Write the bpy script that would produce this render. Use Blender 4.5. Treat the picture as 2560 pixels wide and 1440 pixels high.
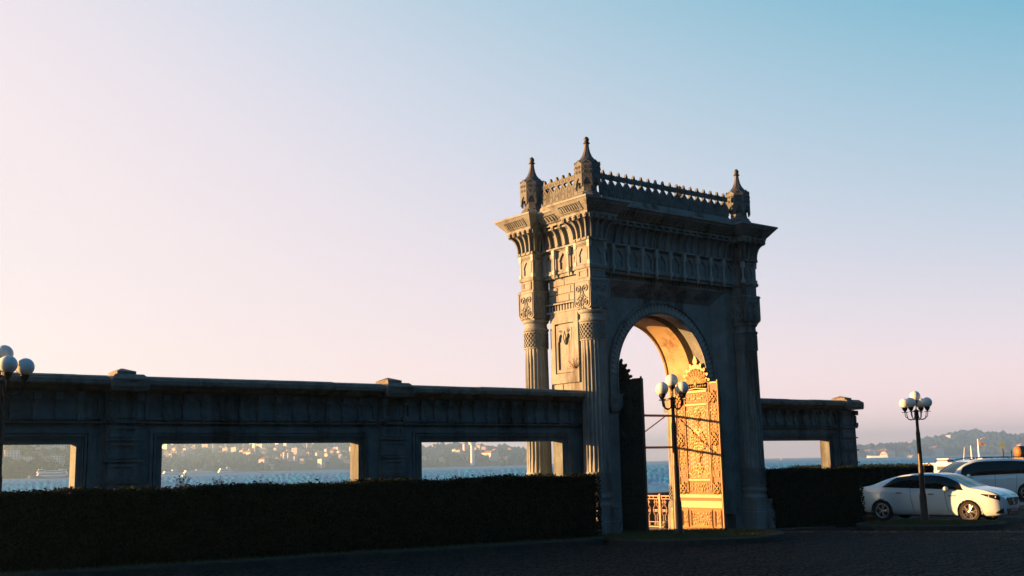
import bpy, bmesh, math, random
from mathutils import Matrix, Vector
random.seed(7)
PI = math.pi
S = bpy.context.scene
for o in list(bpy.data.objects):
    bpy.data.objects.remove(o, do_unlink=True)

# ---------------------------------------------------------------- camera
YAW, PITCH, ROLL = math.radians(52.452), math.radians(9.179), math.radians(-1.234)
CAM = Vector((-17.395, -19.476, 2.0))
fw = Vector((math.cos(YAW)*math.cos(PITCH), math.sin(YAW)*math.cos(PITCH), math.sin(PITCH)))
rt0 = Vector((math.sin(YAW), -math.cos(YAW), 0))
up0 = rt0.cross(fw)
rt = rt0*math.cos(ROLL) + up0*math.sin(ROLL)
up = -rt0*math.sin(ROLL) + up0*math.cos(ROLL)
cam = bpy.data.cameras.new('camera')
camo = bpy.data.objects.new('camera', cam)
S.collection.objects.link(camo)
camo.matrix_world = Matrix(((rt.x, up.x, -fw.x, CAM.x), (rt.y, up.y, -fw.y, CAM.y), (rt.z, up.z, -fw.z, CAM.z), (0, 0, 0, 1)))
cam.sensor_fit = 'HORIZONTAL'
cam.sensor_width = 36.0
cam.lens = 2719.0/2560.0*36.0
cam.clip_start = 0.1
cam.clip_end = 60000
S.camera = camo

# ---------------------------------------------------------------- sun, sky, exposure
SUN_AZ, SUN_EL = math.radians(139.5), math.radians(5.4)
SUN = Vector((math.cos(SUN_AZ)*math.cos(SUN_EL), math.sin(SUN_AZ)*math.cos(SUN_EL), math.sin(SUN_EL)))
sl = bpy.data.lights.new('sun', 'SUN')
sl.energy = 5.0
sl.angle = math.radians(0.55)
sl.color = (1.0, 0.455, 0.145)
so = bpy.data.objects.new('sun', sl)
S.collection.objects.link(so)
so.rotation_euler = SUN.to_track_quat('Z', 'Y').to_euler()
so.location = (-40, 30, 20)

EXPOSURE = 2.7
S.view_settings.view_transform = 'Standard'
S.view_settings.look = 'None'
S.view_settings.exposure = EXPOSURE
S.view_settings.gamma = 1.0
S.view_settings.use_curve_mapping = False

def build_world():
    w = bpy.data.worlds.new('World')
    S.world = w
    w.use_nodes = True
    nt = w.node_tree
    nt.nodes.clear()
    N = nt.nodes.new
    L = nt.links.new
    def math_(op, a, b=None, c=None, clamp=False):
        n = N('ShaderNodeMath'); n.operation = op; n.use_clamp = clamp
        for i, v in enumerate((a, b, c)):
            if v is None: continue
            if isinstance(v, (int, float)): n.inputs[i].default_value = v
            else: L(v, n.inputs[i])
        return n.outputs[0]
    tc = N('ShaderNodeTexCoord')
    nrm = N('ShaderNodeVectorMath'); nrm.operation = 'NORMALIZE'
    L(tc.outputs['Generated'], nrm.inputs[0])
    sep = N('ShaderNodeSeparateXYZ'); L(nrm.outputs[0], sep.inputs[0])
    z = math_('MAXIMUM', sep.outputs['Z'], 0.0)
    dt = N('ShaderNodeVectorMath'); dt.operation = 'DOT_PRODUCT'
    L(nrm.outputs[0], dt.inputs[0]); dt.inputs[1].default_value = (math.cos(SUN_AZ), math.sin(SUN_AZ), 0)
    s = dt.outputs['Value']
    # t: how far the sky has turned from the warm veil near the sun to the deep blue opposite
    k = math_('MULTIPLY_ADD', s, -1.25, 0.93)
    t = math_('MULTIPLY', z, k)
    t = math_('MULTIPLY_ADD', s, -0.22, t)
    z2 = math_('MULTIPLY', z, z)
    t = math_('MULTIPLY_ADD', math_('MULTIPLY', z2, z2), 2.6, t)
    tn = math_('MULTIPLY_ADD', t, 1/2.6, 0.1/2.6, clamp=True)
    r = N('ShaderNodeValToRGB'); L(tn, r.inputs[0])
    cr = r.color_ramp
    stops = [(-.10, (.90, .79, .80)), (.03, (.88, .77, .80)), (.12, (.80, .735, .80)), (.22, (.665, .69, .79)), (.40, (.44, .60, .72)),
             (.68, (.135, .45, .60)), (1.0, (.014, .25, .46)), (1.5, (.004, .18, .40)), (2.3, (.003, .14, .34))]
    while len(cr.elements) < len(stops): cr.elements.new(0.5)
    for e, (p, c) in zip(cr.elements, stops):
        e.position = (p+.1)/2.6; e.color = (*c, 1)
    col = r.outputs['Color']
    # dusky band low over the horizon away from the sun
    lo = math_('MULTIPLY', z, -13.0)
    lo = math_('EXPONENT', lo)
    aw = math_('MULTIPLY_ADD', s, -0.5, 0.60, clamp=True)
    lo = math_('MULTIPLY', lo, aw)
    mx = N('ShaderNodeMix'); mx.data_type = 'RGBA'; L(lo, mx.inputs[0]); L(col, mx.inputs[6]); mx.inputs[7].default_value = (2.1, 1.28, 1.2, 1)
    col = mx.outputs[2]
    # glow round the low sun
    d2 = N('ShaderNodeVectorMath'); d2.operation = 'DOT_PRODUCT'
    L(nrm.outputs[0], d2.inputs[0]); d2.inputs[1].default_value = SUN
    g = math_('POWER', math_('MAXIMUM', d2.outputs['Value'], 0.0), 9.0)
    gl = N('ShaderNodeMix'); gl.data_type = 'RGBA'; gl.blend_type = 'ADD'; L(g, gl.inputs[0]); L(col, gl.inputs[6]); gl.inputs[7].default_value = (.9, .45, .2, 1)
    col = gl.outputs[2]
    bg = N('ShaderNodeBackground'); L(col, bg.inputs['Color']); bg.inputs['Strength'].default_value = 2**-EXPOSURE
    sky = N('ShaderNodeTexSky'); sky.sky_type = 'NISHITA'; sky.sun_disc = False
    sky.sun_elevation = SUN_EL; sky.sun_rotation = PI/2 - SUN_AZ
    sky.air_density = 1.0; sky.dust_density = 1.2; sky.ozone_density = 2.5
    bg2 = N('ShaderNodeBackground'); L(sky.outputs[0], bg2.inputs['Color']); bg2.inputs['Strength'].default_value = 0.004
    add = N('ShaderNodeAddShader'); L(bg.outputs[0], add.inputs[0]); L(bg2.outputs[0], add.inputs[1])
    out = N('ShaderNodeOutputWorld'); L(add.outputs[0], out.inputs['Surface'])
    w.cycles.sampling_method = 'MANUAL'; w.cycles.sample_map_resolution = 512
build_world()

# ---------------------------------------------------------------- helpers
WL = {}                       # world location of every object built here
def wl(o): return WL.get(o.name, Vector((0, 0, 0))) if o else Vector((0, 0, 0))

def thing(name, label, cat, loc=(0, 0, 0), group=None):
    o = bpy.data.objects.new(name, None)
    S.collection.objects.link(o)
    o.empty_display_size = .2
    o.location = loc
    WL[o.name] = Vector(loc)
    tag(o, label, cat, group)
    return o
def tag(o, label=None, cat=None, group=None, kind=None):
    if label: o['label'] = label
    if cat: o['category'] = cat
    if group: o['group'] = group
    if kind: o['kind'] = kind
    return o

class MB:
    def __init__(s): s.v = []; s.f = []; s.M = Matrix.Identity(4); s.mi = []; s.cur = 0
    def frame(s, o, u, v, n):
        """local axes u (along), v (up), n (outwards) at origin o"""
        u, v, n = Vector(u), Vector(v), Vector(n)
        s.M = Matrix(((u.x, v.x, n.x, o[0]), (u.y, v.y, n.y, o[1]), (u.z, v.z, n.z, o[2]), (0, 0, 0, 1)))
        return s
    def reset(s): s.M = Matrix.Identity(4); return s
    def add(s, vs, fs):
        b = len(s.v)
        for p in vs: s.v.append(tuple(s.M @ Vector(p)))
        for f in fs: s.f.append(tuple(b+i for i in f)); s.mi.append(s.cur)
        return s
    def box(s, x0, x1, y0, y1, z0, z1):
        return s.add([(x0, y0, z0), (x1, y0, z0), (x1, y1, z0), (x0, y1, z0), (x0, y0, z1), (x1, y0, z1), (x1, y1, z1), (x0, y1, z1)],
                     [(0, 3, 2, 1), (4, 5, 6, 7), (0, 1, 5, 4), (1, 2, 6, 5), (2, 3, 7, 6), (3, 0, 4, 7)])
    def bbox_(s, x0, x1, y0, y1, z0, z1, c=.01):
        """box with chamfered z-top rim and sides in local n (z) direction"""
        vs = []
        for z, i in ((z0, 0), (z1-c, 0), (z1, c)):
            vs += [(x0+i, y0+i, z), (x1-i, y0+i, z), (x1-i, y1-i, z), (x0+i, y1-i, z)]
        fs = [(0, 3, 2, 1), (8, 9, 10, 11)]
        for r in (0, 4):
            for k in range(4): fs.append((r+k, r+(k+1) % 4, r+4+(k+1) % 4, r+4+k))
        return s.add(vs, fs)
    def rings(s, rings, cap0=True, cap1=True, closed=True):
        n = len(rings[0]); vs = [p for r in rings for p in r]; fs = []
        for i in range(len(rings)-1):
            for k in range(n if closed else n-1):
                a = i*n+k; b = i*n+(k+1) % n
                fs.append((a, b, b+n, a+n))
        if cap0: fs.append(tuple(range(n-1, -1, -1)))
        if cap1: fs.append(tuple((len(rings)-1)*n+k for k in range(n)))
        return s.add(vs, fs)
    def lathe(s, prof, n=24, cx=0, cy=0, ph=0, cap0=True, cap1=True):
        return s.rings([[(cx+r*math.cos(ph+2*PI*k/n), cy+r*math.sin(ph+2*PI*k/n), z) for k in range(n)] for r, z in prof], cap0, cap1)
    def sq(s, prof, cx=0, cy=0, hy=None):
        """square lathe: prof of (half, z)"""
        return s.rings([[(cx-h, cy-h, z), (cx+h, cy-h, z), (cx+h, cy+h, z), (cx-h, cy+h, z)] for h, z in prof])
    def rect(s, prof):
        """prof of (x0,x1,y0,y1,z)"""
        return s.rings([[(a, c, z), (b, c, z), (b, d, z), (a, d, z)] for a, b, c, d, z in prof])
    def extrude(s, pts, d0, d1):
        """polygon in local (u,v), extruded along n from d0 to d1 (front cap is one n-gon)"""
        return s.rings([[(x, y, d0) for x, y in pts], [(x, y, d1) for x, y in pts]])
    def tube(s, path, r, n=6, cap=True, r1=None):
        path = [Vector(p) for p in path]; R = []
        for i, p in enumerate(path):
            d = (path[min(i+1, len(path)-1)] - path[max(i-1, 0)]).normalized()
            a = d.cross(Vector((0, 0, 1)))
            if a.length < 1e-3: a = d.cross(Vector((0, 1, 0)))
            a.normalize(); b = d.cross(a)
            rr = r if r1 is None else r+(r1-r)*i/(len(path)-1)
            R.append([tuple(p+a*(rr*math.cos(2*PI*k/n))+b*(rr*math.sin(2*PI*k/n))) for k in range(n)])
        return s.rings(R, cap, cap)
    def sphere(s, c, r, nu=24, nv=14, v0=0.0, sq_=1.0):
        R = []
        for j in range(nv+1):
            th = v0 + (PI-v0)*j/nv
            th = min(max(th, 1e-3), PI-1e-3)
            R.append([(c[0]+r*math.sin(th)*math.cos(2*PI*k/nu), c[1]+r*math.sin(th)*math.sin(2*PI*k/nu), c[2]-r*sq_*math.cos(th)) for k in range(nu)])
        return s.rings(R)
    def holed(s, w, h, inner, d, back=None, n=28):
        """plate centred on u in [-w/2,w/2], v in [0,h], thickness d, with a star-shaped hole 'inner' (polygon)"""
        cx, cy = 0.0, sum(p[1] for p in inner)/len(inner)
        ang = [2*PI*i/n for i in range(n)] + [math.atan2(y-cy, x-cx) % (2*PI) for x, y in ((-w/2, 0), (w/2, 0), (w/2, h), (-w/2, h))]
        ang += [math.atan2(y-cy, x-cx) % (2*PI) for x, y in inner]
        ang = sorted(set(round(a, 5) for a in ang))
        def rin(a):
            dx, dy = math.cos(a), math.sin(a); best = None
            for i in range(len(inner)):
                x1, y1 = inner[i][0]-cx, inner[i][1]-cy; x2, y2 = inner[(i+1) % len(inner)][0]-cx, inner[(i+1) % len(inner)][1]-cy
                ex, ey = x2-x1, y2-y1; den = dx*ey-dy*ex
                if abs(den) < 1e-9: continue
                t = (x1*ey-y1*ex)/den; q = (x1*dy-y1*dx)/den
                if t > 0 and -1e-6 <= q <= 1+1e-6 and (best is None or t < best): best = t
            return best or .01
        def rout(a):
            dx, dy = math.cos(a), math.sin(a); t = 1e9
            if dx > 1e-9: t = min(t, (w/2-cx)/dx)
            if dx < -1e-9: t = min(t, (-w/2-cx)/dx)
            if dy > 1e-9: t = min(t, (h-cy)/dy)
            if dy < -1e-9: t = min(t, (-cy)/dy)
            return t
        m = len(ang); O = []; I = []
        for a in ang:
            ro, ri = rout(a), rin(a)
            O.append((cx+ro*math.cos(a), cy+ro*math.sin(a))); I.append((cx+ri*math.cos(a), cy+ri*math.sin(a)))
        vs = [(x, y, d) for x, y in O]+[(x, y, d) for x, y in I]+[(x, y, 0) for x, y in O]+[(x, y, 0) for x, y in I]
        fs = []
        for k in range(m):
            j = (k+1) % m
            fs += [(k, j, m+j, m+k), (m+k, m+j, 3*m+j, 3*m+k), (2*m+k, 2*m+j, j, k)]
        s.add(vs, fs)
        if back is not None:
            s.add([(x, y, back) for x, y in I], [tuple(range(m))])
        return s
    def grid(s, nu, nv, fn, flip=False):
        vs = [fn(i/nu, j/nv) for j in range(nv+1) for i in range(nu+1)]; fs = []
        for j in range(nv):
            for i in range(nu):
                a = j*(nu+1)+i; q = (a, a+1, a+nu+2, a+nu+1)
                fs.append(q[::-1] if flip else q)
        return s.add(vs, fs)
    def mesh(s, name, org=(0, 0, 0), smooth=False, mats=()):
        me = bpy.data.meshes.new(name)
        ox, oy, oz = org
        me.from_pydata([(x-ox, y-oy, z-oz) for x, y, z in s.v], [], s.f)
        for m in mats: me.materials.append(m)
        if len(mats) > 1: me.polygons.foreach_set('material_index', s.mi)
        if smooth:
            me.polygons.foreach_set('use_smooth', [True]*len(me.polygons))
            if smooth != 'all':
                try: me.set_sharp_from_angle(angle=math.radians(smooth if smooth is not True else 40))
                except Exception: pass
        me.update()
        return me
    def build(s, name, mat, parent=None, smooth=False, org=None):
        if org is None:
            xs = [p[0] for p in s.v]; ys = [p[1] for p in s.v]; zs = [p[2] for p in s.v]
            org = Vector(((min(xs)+max(xs))/2, (min(ys)+max(ys))/2, min(zs)))
        me = s.mesh(name, org, smooth, mat if isinstance(mat, (list, tuple)) else [mat])
        return place(name, me, org, parent)

def place(name, me, loc, parent=None, rotz=0.0, scale=None):
    """link a mesh at a WORLD location under a parent that is unrotated"""
    o = bpy.data.objects.new(name, me)
    S.collection.objects.link(o)
    o.location = Vector(loc) - wl(parent)
    if rotz: o.rotation_euler = (0, 0, rotz)
    if scale: o.scale = scale
    if parent: o.parent = parent
    WL[o.name] = Vector(loc)
    return o
def copy_tree(o, parent=None, loc=None, rotz=None):
    c = o.copy(); S.collection.objects.link(c); c.parent = parent
    if loc is not None: c.location = loc; WL[c.name] = Vector(loc)
    if rotz is not None: c.rotation_euler = (0, 0, rotz)
    for ch in o.children: copy_tree(ch, c)
    return c

# ---------------------------------------------------------------- materials
def mat(name, col, rough=.8, metal=0, col2=None, scale=3.0, bump=0.0, bscale=30.0, stain=None, sscale=1.2, spec=.4, streak=False, detail=6, coat=0, emis=None, sss=0):
    m = bpy.data.materials.new(name); m.use_nodes = True
    nt = m.node_tree; N = nt.nodes.new; L = nt.links.new
    b = nt.nodes['Principled BSDF']
    b.inputs['Roughness'].default_value = rough; b.inputs['Metallic'].default_value = metal
    b.inputs['Specular IOR Level'].default_value = spec
    b.inputs['Base Color'].default_value = (*col, 1)
    if coat: b.inputs['Coat Weight'].default_value = coat; b.inputs['Coat Roughness'].default_value = .06
    if sss:
        b.inputs['Subsurface Weight'].default_value = sss; b.inputs['Subsurface Radius'].default_value = (.1, .1, .1)
    geo = N('ShaderNodeNewGeometry')
    pos = geo.outputs['Position']
    if col2 is not None:
        n1 = N('ShaderNodeTexNoise'); n1.inputs['Scale'].default_value = scale; n1.inputs['Detail'].default_value = detail; n1.inputs['Roughness'].default_value = .65
        L(pos, n1.inputs['Vector'])
        r = N('ShaderNodeMapRange'); r.inputs[1].default_value = .35; r.inputs[2].default_value = .68; L(n1.outputs['Fac'], r.inputs[0])
        mx = N('ShaderNodeMix'); mx.data_type = 'RGBA'; L(r.outputs[0], mx.inputs[0]); mx.inputs[6].default_value = (*col, 1); mx.inputs[7].default_value = (*col2, 1)
        out = mx.outputs[2]
        if stain is not None:
            v = pos
            if streak:
                mp = N('ShaderNodeMapping'); mp.inputs['Scale'].default_value = (1, 1, .14); L(pos, mp.inputs['Vector']); v = mp.outputs[0]
            n2 = N('ShaderNodeTexNoise'); n2.inputs['Scale'].default_value = sscale; n2.inputs['Detail'].default_value = 8; n2.inputs['Roughness'].default_value = .72; L(v, n2.inputs['Vector'])
            r2 = N('ShaderNodeMapRange'); r2.inputs[1].default_value = .50; r2.inputs[2].default_value = .66; L(n2.outputs['Fac'], r2.inputs[0])
            m2 = N('ShaderNodeMix'); m2.data_type = 'RGBA'; L(r2.outputs[0], m2.inputs[0]); L(out, m2.inputs[6]); m2.inputs[7].default_value = (*stain, 1)
            out = m2.outputs[2]
        L(out, b.inputs['Base Color'])
    if bump:
        n3 = N('ShaderNodeTexNoise'); n3.inputs['Scale'].default_value = bscale; n3.inputs['Detail'].default_value = 5; L(pos, n3.inputs['Vector'])
        bp = N('ShaderNodeBump'); bp.inputs['Strength'].default_value = bump; bp.inputs['Distance'].default_value = .02
        L(n3.outputs['Fac'], bp.inputs['Height']); L(bp.outputs[0], b.inputs['Normal'])
    return m
M = {}
M['stone'] = mat('marble_stone', (.185, .222, .238), .75, col2=(.125, .15, .162), scale=2.2, bump=.5, bscale=26, stain=(.035, .033, .030), sscale=1.5, streak=True)
M['stone2'] = mat('weathered_stone', (.125, .168, .188), .85, col2=(.078, .106, .12), scale=2.5, bump=.5, bscale=22, stain=(.03, .03, .028), sscale=1.0, streak=True)
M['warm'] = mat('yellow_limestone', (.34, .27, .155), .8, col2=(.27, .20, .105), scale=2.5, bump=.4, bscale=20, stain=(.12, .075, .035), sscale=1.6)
M['pale'] = mat('pale_carved_marble', (.30, .36, .38), .75, col2=(.22, .265, .28), scale=4, bump=.4, bscale=26)
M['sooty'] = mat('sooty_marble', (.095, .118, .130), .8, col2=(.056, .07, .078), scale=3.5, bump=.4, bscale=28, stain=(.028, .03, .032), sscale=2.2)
M['coping'] = mat('mossy_coping_stone', (.17, .165, .15), .9, col2=(.10, .10, .085), scale=5, bump=.8, bscale=18, stain=(.045, .05, .035), sscale=2.6)
M['lead'] = mat('dark_lead', (.040, .046, .052), .55, col2=(.026, .03, .034), scale=4, bump=.2)
M['iron'] = mat('black_iron', (.012, .012, .013), .45, col2=(.02, .018, .016), scale=8)
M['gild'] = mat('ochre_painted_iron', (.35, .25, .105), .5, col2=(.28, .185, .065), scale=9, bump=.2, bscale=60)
M['shadedleaf'] = mat('shaded_leaf_iron', (.022, .026, .022), .55, col2=(.032, .036, .03), scale=9, bump=.2, bscale=60)  # left leaf's iron, with the pier's shade put into the colour
M['recessshade'] = mat('recess_shade_red_brown', (.13, .045, .014), .6, col2=(.09, .03, .01), scale=12)  # reddish bounce and shade of the relief recesses, put into the backing colour
M['bar'] = mat('brown_scaffold_wood', (.16, .085, .045), .7, col2=(.11, .06, .03), scale=12)
def opal():
    m = bpy.data.materials.new('opal_glass'); m.use_nodes = True; nt = m.node_tree; nt.nodes.clear(); N = nt.nodes.new; L = nt.links.new
    n = N('ShaderNodeTexNoise'); n.inputs['Scale'].default_value = 9; n.inputs['Detail'].default_value = 4; g_ = N('ShaderNodeNewGeometry'); L(g_.outputs['Position'], n.inputs['Vector'])
    mx = N('ShaderNodeMix'); mx.data_type = 'RGBA'; L(n.outputs['Fac'], mx.inputs[0]); mx.inputs[6].default_value = (.56, .69, .76, 1); mx.inputs[7].default_value = (.66, .77, .83, 1)
    d = N('ShaderNodeBsdfDiffuse'); L(mx.outputs[2], d.inputs['Color']); t = N('ShaderNodeBsdfTranslucent'); L(mx.outputs[2], t.inputs['Color'])
    a = N('ShaderNodeMixShader'); a.inputs[0].default_value = .18; L(d.outputs[0], a.inputs[1]); L(t.outputs[0], a.inputs[2])
    gl = N('ShaderNodeBsdfGlossy'); gl.inputs['Roughness'].default_value = .15; fr = N('ShaderNodeFresnel'); fr.inputs['IOR'].default_value = 1.4
    b = N('ShaderNodeMixShader'); L(fr.outputs[0], b.inputs[0]); L(a.outputs[0], b.inputs[1]); L(gl.outputs[0], b.inputs[2])
    o = N('ShaderNodeOutputMaterial'); L(b.outputs[0], o.inputs['Surface']); return m
M['globe'] = opal()
M['cobble'] = mat('basalt_setts', (.024, .027, .027), .85, spec=.12, col2=(.014, .016, .016), scale=7, bump=.4, bscale=60)
M['mortar'] = mat('sett_joint_dirt', (.016, .017, .015), .95, spec=.1, col2=(.02, .021, .018), scale=9, bump=.3)
M['kerb'] = mat('kerb_stone', (.052, .054, .052), .95, spec=.1, col2=(.032, .033, .031), scale=6, bump=.4, bscale=40, stain=(.05, .05, .045), sscale=3)
M['soil'] = mat('soil', (.035, .032, .022), .95, col2=(.02, .02, .014), scale=6, bump=.6)
M['grass'] = mat('grass_blades', (.035, .055, .014), .7, col2=(.05, .06, .018), scale=3)
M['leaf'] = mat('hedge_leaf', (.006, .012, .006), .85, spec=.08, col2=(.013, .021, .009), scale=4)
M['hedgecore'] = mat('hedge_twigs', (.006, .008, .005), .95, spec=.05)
M['quay'] = mat('quay_paving', (.22, .2, .18), .85, col2=(.16, .15, .13), scale=2, bump=.3)
M['white'] = mat('white_paint', (.72, .72, .70), .5, col2=(.62, .62, .60), scale=4)
# ---------------------------------------------------------------- ground
def g(x):
    """height of the sloping forecourt"""
    if x < 5.5: return .15-.012*(max(x, -30)-5.5)
    return max(.15-.0231*(x-5.5), -.05)
SEA = -2.0
# ================================================================ monumental gate
A, B = 5.54, 2.18                      # column spacing along X and Y
GZ = .12                               # foot of the gate
ST = M['stone']
gate = thing('monumental_gate', 'tall ornate carved stone gateway with round arch, corner columns, turrets and cresting', 'gate', (A/2, B/2, GZ))

def spiral(cx, cy, r0, r1, a0, turns, n=18):
    return [(cx+(r0+(r1-r0)*i/n)*math.cos(a0+2*PI*turns*i/n), cy+(r0+(r1-r0)*i/n)*math.sin(a0+2*PI*turns*i/n)) for i in range(n+1)]
def rel_tube(mb, pts, n0, r):
    mb.tube([(x, y, n0) for x, y in pts], r, 5)
FACES = [((1, 0, 0), (0, 0, 1), (0, -1, 0)), ((0, -1, 0), (0, 0, 1), (-1, 0, 0)), ((-1, 0, 0), (0, 0, 1), (0, 1, 0)), ((0, 1, 0), (0, 0, 1), (1, 0, 0))]

# ---- shared meshes of one column, made round the axis at the origin
def m_plinth():
    b = MB(); b.sq([(.36, GZ), (.36, .62), (.345, .64), (.345, .70)]); b.sq([(.325, .701), (.325, .90), (.335, .91), (.335, .945)]); return b
def m_colbase():
    b = MB(); b.lathe([(.33, .946), (.345, .98), (.335, 1.03), (.315, 1.05), (.31, 1.12), (.335, 1.16), (.34, 1.20), (.325, 1.24), (.31, 1.279)], 28); return b
def m_lattice(r, z0, z1, n=20):
    b = MB(); b.lathe([(r+.022, z0), (r+.022, z0+.03), (r, z0+.031), (r, z1-.031), (r+.022, z1-.03), (r+.022, z1)], 28)
    h = z1-z0-.06; tw = h/(2*PI*r/n)*1.0
    for sg in (1, -1):
        for k in range(n):
            rows = []
            for i in range(13):
                q = i/12; a = 2*PI*k/n + sg*q*2*PI/n*(h/(2*PI*r/n)*.8); z = z0+.03+h*q; w = .0095/r
                ro = r+.024+(.001 if sg > 0 else 0)
                rows.append([(r*.99*math.cos(a-w), r*.99*math.sin(a-w), z), (ro*math.cos(a-w), ro*math.sin(a-w), z), (ro*math.cos(a+w), ro*math.sin(a+w), z), (r*.99*math.cos(a+w), r*.99*math.sin(a+w), z)])
            b.rings(rows, False, False)
    return b
def m_shaft():
    b = MB(); nf = 20; R = []
    for j in range(9):
        q = j/8; z = 1.77+(4.88-1.77)*q; r0 = .318-.028*q**1.4
        ring = []
        for f in range(nf):
            for k, (da, dr) in enumerate(((0, 0), (.16, 0), (.24, -.014), (.42, -.030), (.58, -.034), (.74, -.030), (.92, -.014))):
                d = dr*(0.15 if j in (0, 8) else 1)
                a = 2*PI*(f+da)/nf; ring.append(((r0+d)*math.cos(a), (r0+d)*math.sin(a), z))
        R.append(ring)
    b.rings(R, False, False); return b
def m_neck():
    b = MB(); b.lathe([(.30, 5.311), (.325, 5.33), (.335, 5.36), (.325, 5.39), (.295, 5.40), (.285, 5.47), (.29, 5.52), (.32, 5.54), (.34, 5.57), (.335, 5.60), (.31, 5.62), (.27, 5.66)], 28); return b
def m_capital():
    b = MB(); b.sq([(.255, 5.60), (.275, 5.70), (.275, 6.30)])
    for u, v, n in FACES:
        o = Vector(n)*.275; b.frame((o.x, o.y, 5.60), u, v, n)
        w = .312; pts = [(-w, .72), (-w, .14)]
        pts += [(-w+.10-.10*math.cos(t), .14-.10*math.sin(t)) for t in (.4, .8, 1.2, 1.57)]
        pts += [(-.16, .045), (-.08, .06), (-.035, 0.0), (0, -.045), (.035, 0.0), (.08, .06), (.16, .045)]
        pts += [(w-.10+.10*math.cos(t), .14-.10*math.sin(t)) for t in (1.57, 1.2, .8, .4)]
        pts += [(w, .14), (w, .72)]
        b.extrude(pts[::-1], -.005, .033)
        rim = [(x*.88, .05+y*.90) for x, y in pts]
        rel_tube(b, rim, .040, .014)
        for sg in (-1, 1):
            rel_tube(b, [(sg*x, y) for x, y in spiral(.13, .52, .105, .02, 3.6, -1.35)], .046, .017)
            rel_tube(b, [(sg*x, y) for x, y in spiral(.15, .19, .085, .015, 1.9, 1.3)], .046, .017)
            rel_tube(b, [(sg*.04, .47), (sg*.05, .40), (sg*.10, .335), (sg*.15, .29), (sg*.19, .28)], .044, .015)
            rel_tube(b, [(sg*.03, .10), (sg*.045, .20), (sg*.02, .28), (sg*.06, .36)], .044, .015)
        b.add([(-.03, .36, .07), (.03, .36, .07), (0, .42, .06), (0, .30, .06), (0, .36, .085)], [(0, 3, 4), (3, 1, 4), (1, 2, 4), (2, 0, 4)])
    b.reset(); b.sq([(.325, 6.30), (.325, 6.345), (.30, 6.37)]); return b
NICHE = [(-.5, 0), (.5, 0), (.5, .42), (.62, .50), (.5, .60), (.42, .72), (.20, .86), (0, 1.0), (-.20, .86), (-.42, .72), (-.5, .60), (-.62, .50), (-.5, .42)]
def niche(b, cx, w, h, nw, nh, d, y0=.05, back=.004):
    """niche plate centred at cx in the current frame"""
    Mo = b.M.copy(); b.M = Mo @ Matrix.Translation((cx, 0, 0))
    b.holed(w, h, [(x*nw, y0+y*nh) for x, y in NICHE], d, back)
    b.M = Mo
def m_colonnette(h):
    """little engaged shaft with square blocks at top and foot, local z up"""
    b = MB(); q = .044
    b.box(-q, q, -q, q, 0, .10); b.box(-.024, .024, -q-.008, q, .025, .075)
    b.lathe([(.034, .10), (.038, .115), (.029, .13), (.029, h-.22), (.038, h-.205), (.034, h-.19)], 10, cap0=False, cap1=False)
    b.box(-q, q, -q, q, h-.19, h-.10); b.box(-q-.004, q+.004, -q-.004, q+.004, h-.098, h)
    b.box(-.02, .02, -q-.012, -q, h-.07, h-.03); b.box(-.02, .02, -q-.012, -q, h-.165, h-.125)
    b.lathe([(.004, -.13), (.022, -.10), (.018, -.075), (.034, -.04), (.036, 0)], 8)
    return b
def m_block():
    """corner block over the capital: small plain stage, ledge, niche stage, ledge"""
    b = MB()
    b.sq([(.255, 6.345), (.255, 6.62)]); b.sq([(.285, 6.62), (.305, 6.66), (.305, 6.70), (.27, 6.72)])
    b.sq([(.235, 6.71), (.235, 7.30)]); b.sq([(.28, 7.255), (.28, 7.29), (.315, 7.30), (.315, 7.37), (.27, 7.375)])
    for u, v, n in FACES:
        o = Vector(n)*.255; b.frame((o.x, o.y, 6.40), u, v, n)
        b.holed(.36, .20, [(-.12, .04), (.12, .04), (.12, .16), (-.12, .16)], .02, .003)
        o = Vector(n)*.235; b.frame((o.x, o.y, 6.72), u, v, n)
        niche(b, 0, .41, .44, .19, .36, .034)
        for k in range(3): b.box(-.20, .20, .445+k*.03, .465+k*.03, 0, .036+.012*k)
        for k in (-1, 0, 1): b.box(k*.2-.035, k*.2+.035, .59, .64, .06, .10)
    b.reset(); return b
def cove(b, h0, h1, z0, z1, n=7):
    """concave flare used under the eaves: list of (half, z)"""
    return [(h0+(h1-h0)*(1-math.cos(PI/2*i/n)), z0+(z1-z0)*math.sin(PI/2*i/n)) for i in range(n+1)]
def m_flare():
    b = MB(); prof = cove(b, .27, .455, 7.375, 7.80); b.sq(prof+[(.455, 7.84)])
    for u, v, n in FACES:
        for k in range(4):
            cx = -.24+.16*k
            for i in range(len(prof)-1):
                (h0, z0), (h1, z1) = prof[i], prof[i+1]; sc0, sc1 = h0/.27, h1/.27
                b.frame((0, 0, 0), u, v, n)
                x0, x1 = cx*sc0, cx*sc1
                b.rings([[(x0-.02, z0, h0-.01), (x0+.02, z0, h0-.01), (x0+.02, z0-.012, h0+.075), (x0-.02, z0-.012, h0+.075)],
                         [(x1-.02, z1, h1-.01), (x1+.02, z1, h1-.01), (x1+.02, z1-.012, h1+.075), (x1-.02, z1-.012, h1+.075)]], i == 0, True)
        for k in range(5):
            b.frame((0, 0, 0), u, v, n); x = -.40+.20*k
            b.box(x-.045, x+.045, 7.80, 7.895, .44, .515); b.box(x-.02, x+.02, 7.825, 7.87, .515, .53)
    b.reset(); b.sq([(.462, 7.845), (.475, 7.90), (.50, 7.905), (.50, 7.955)]); return b
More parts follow.
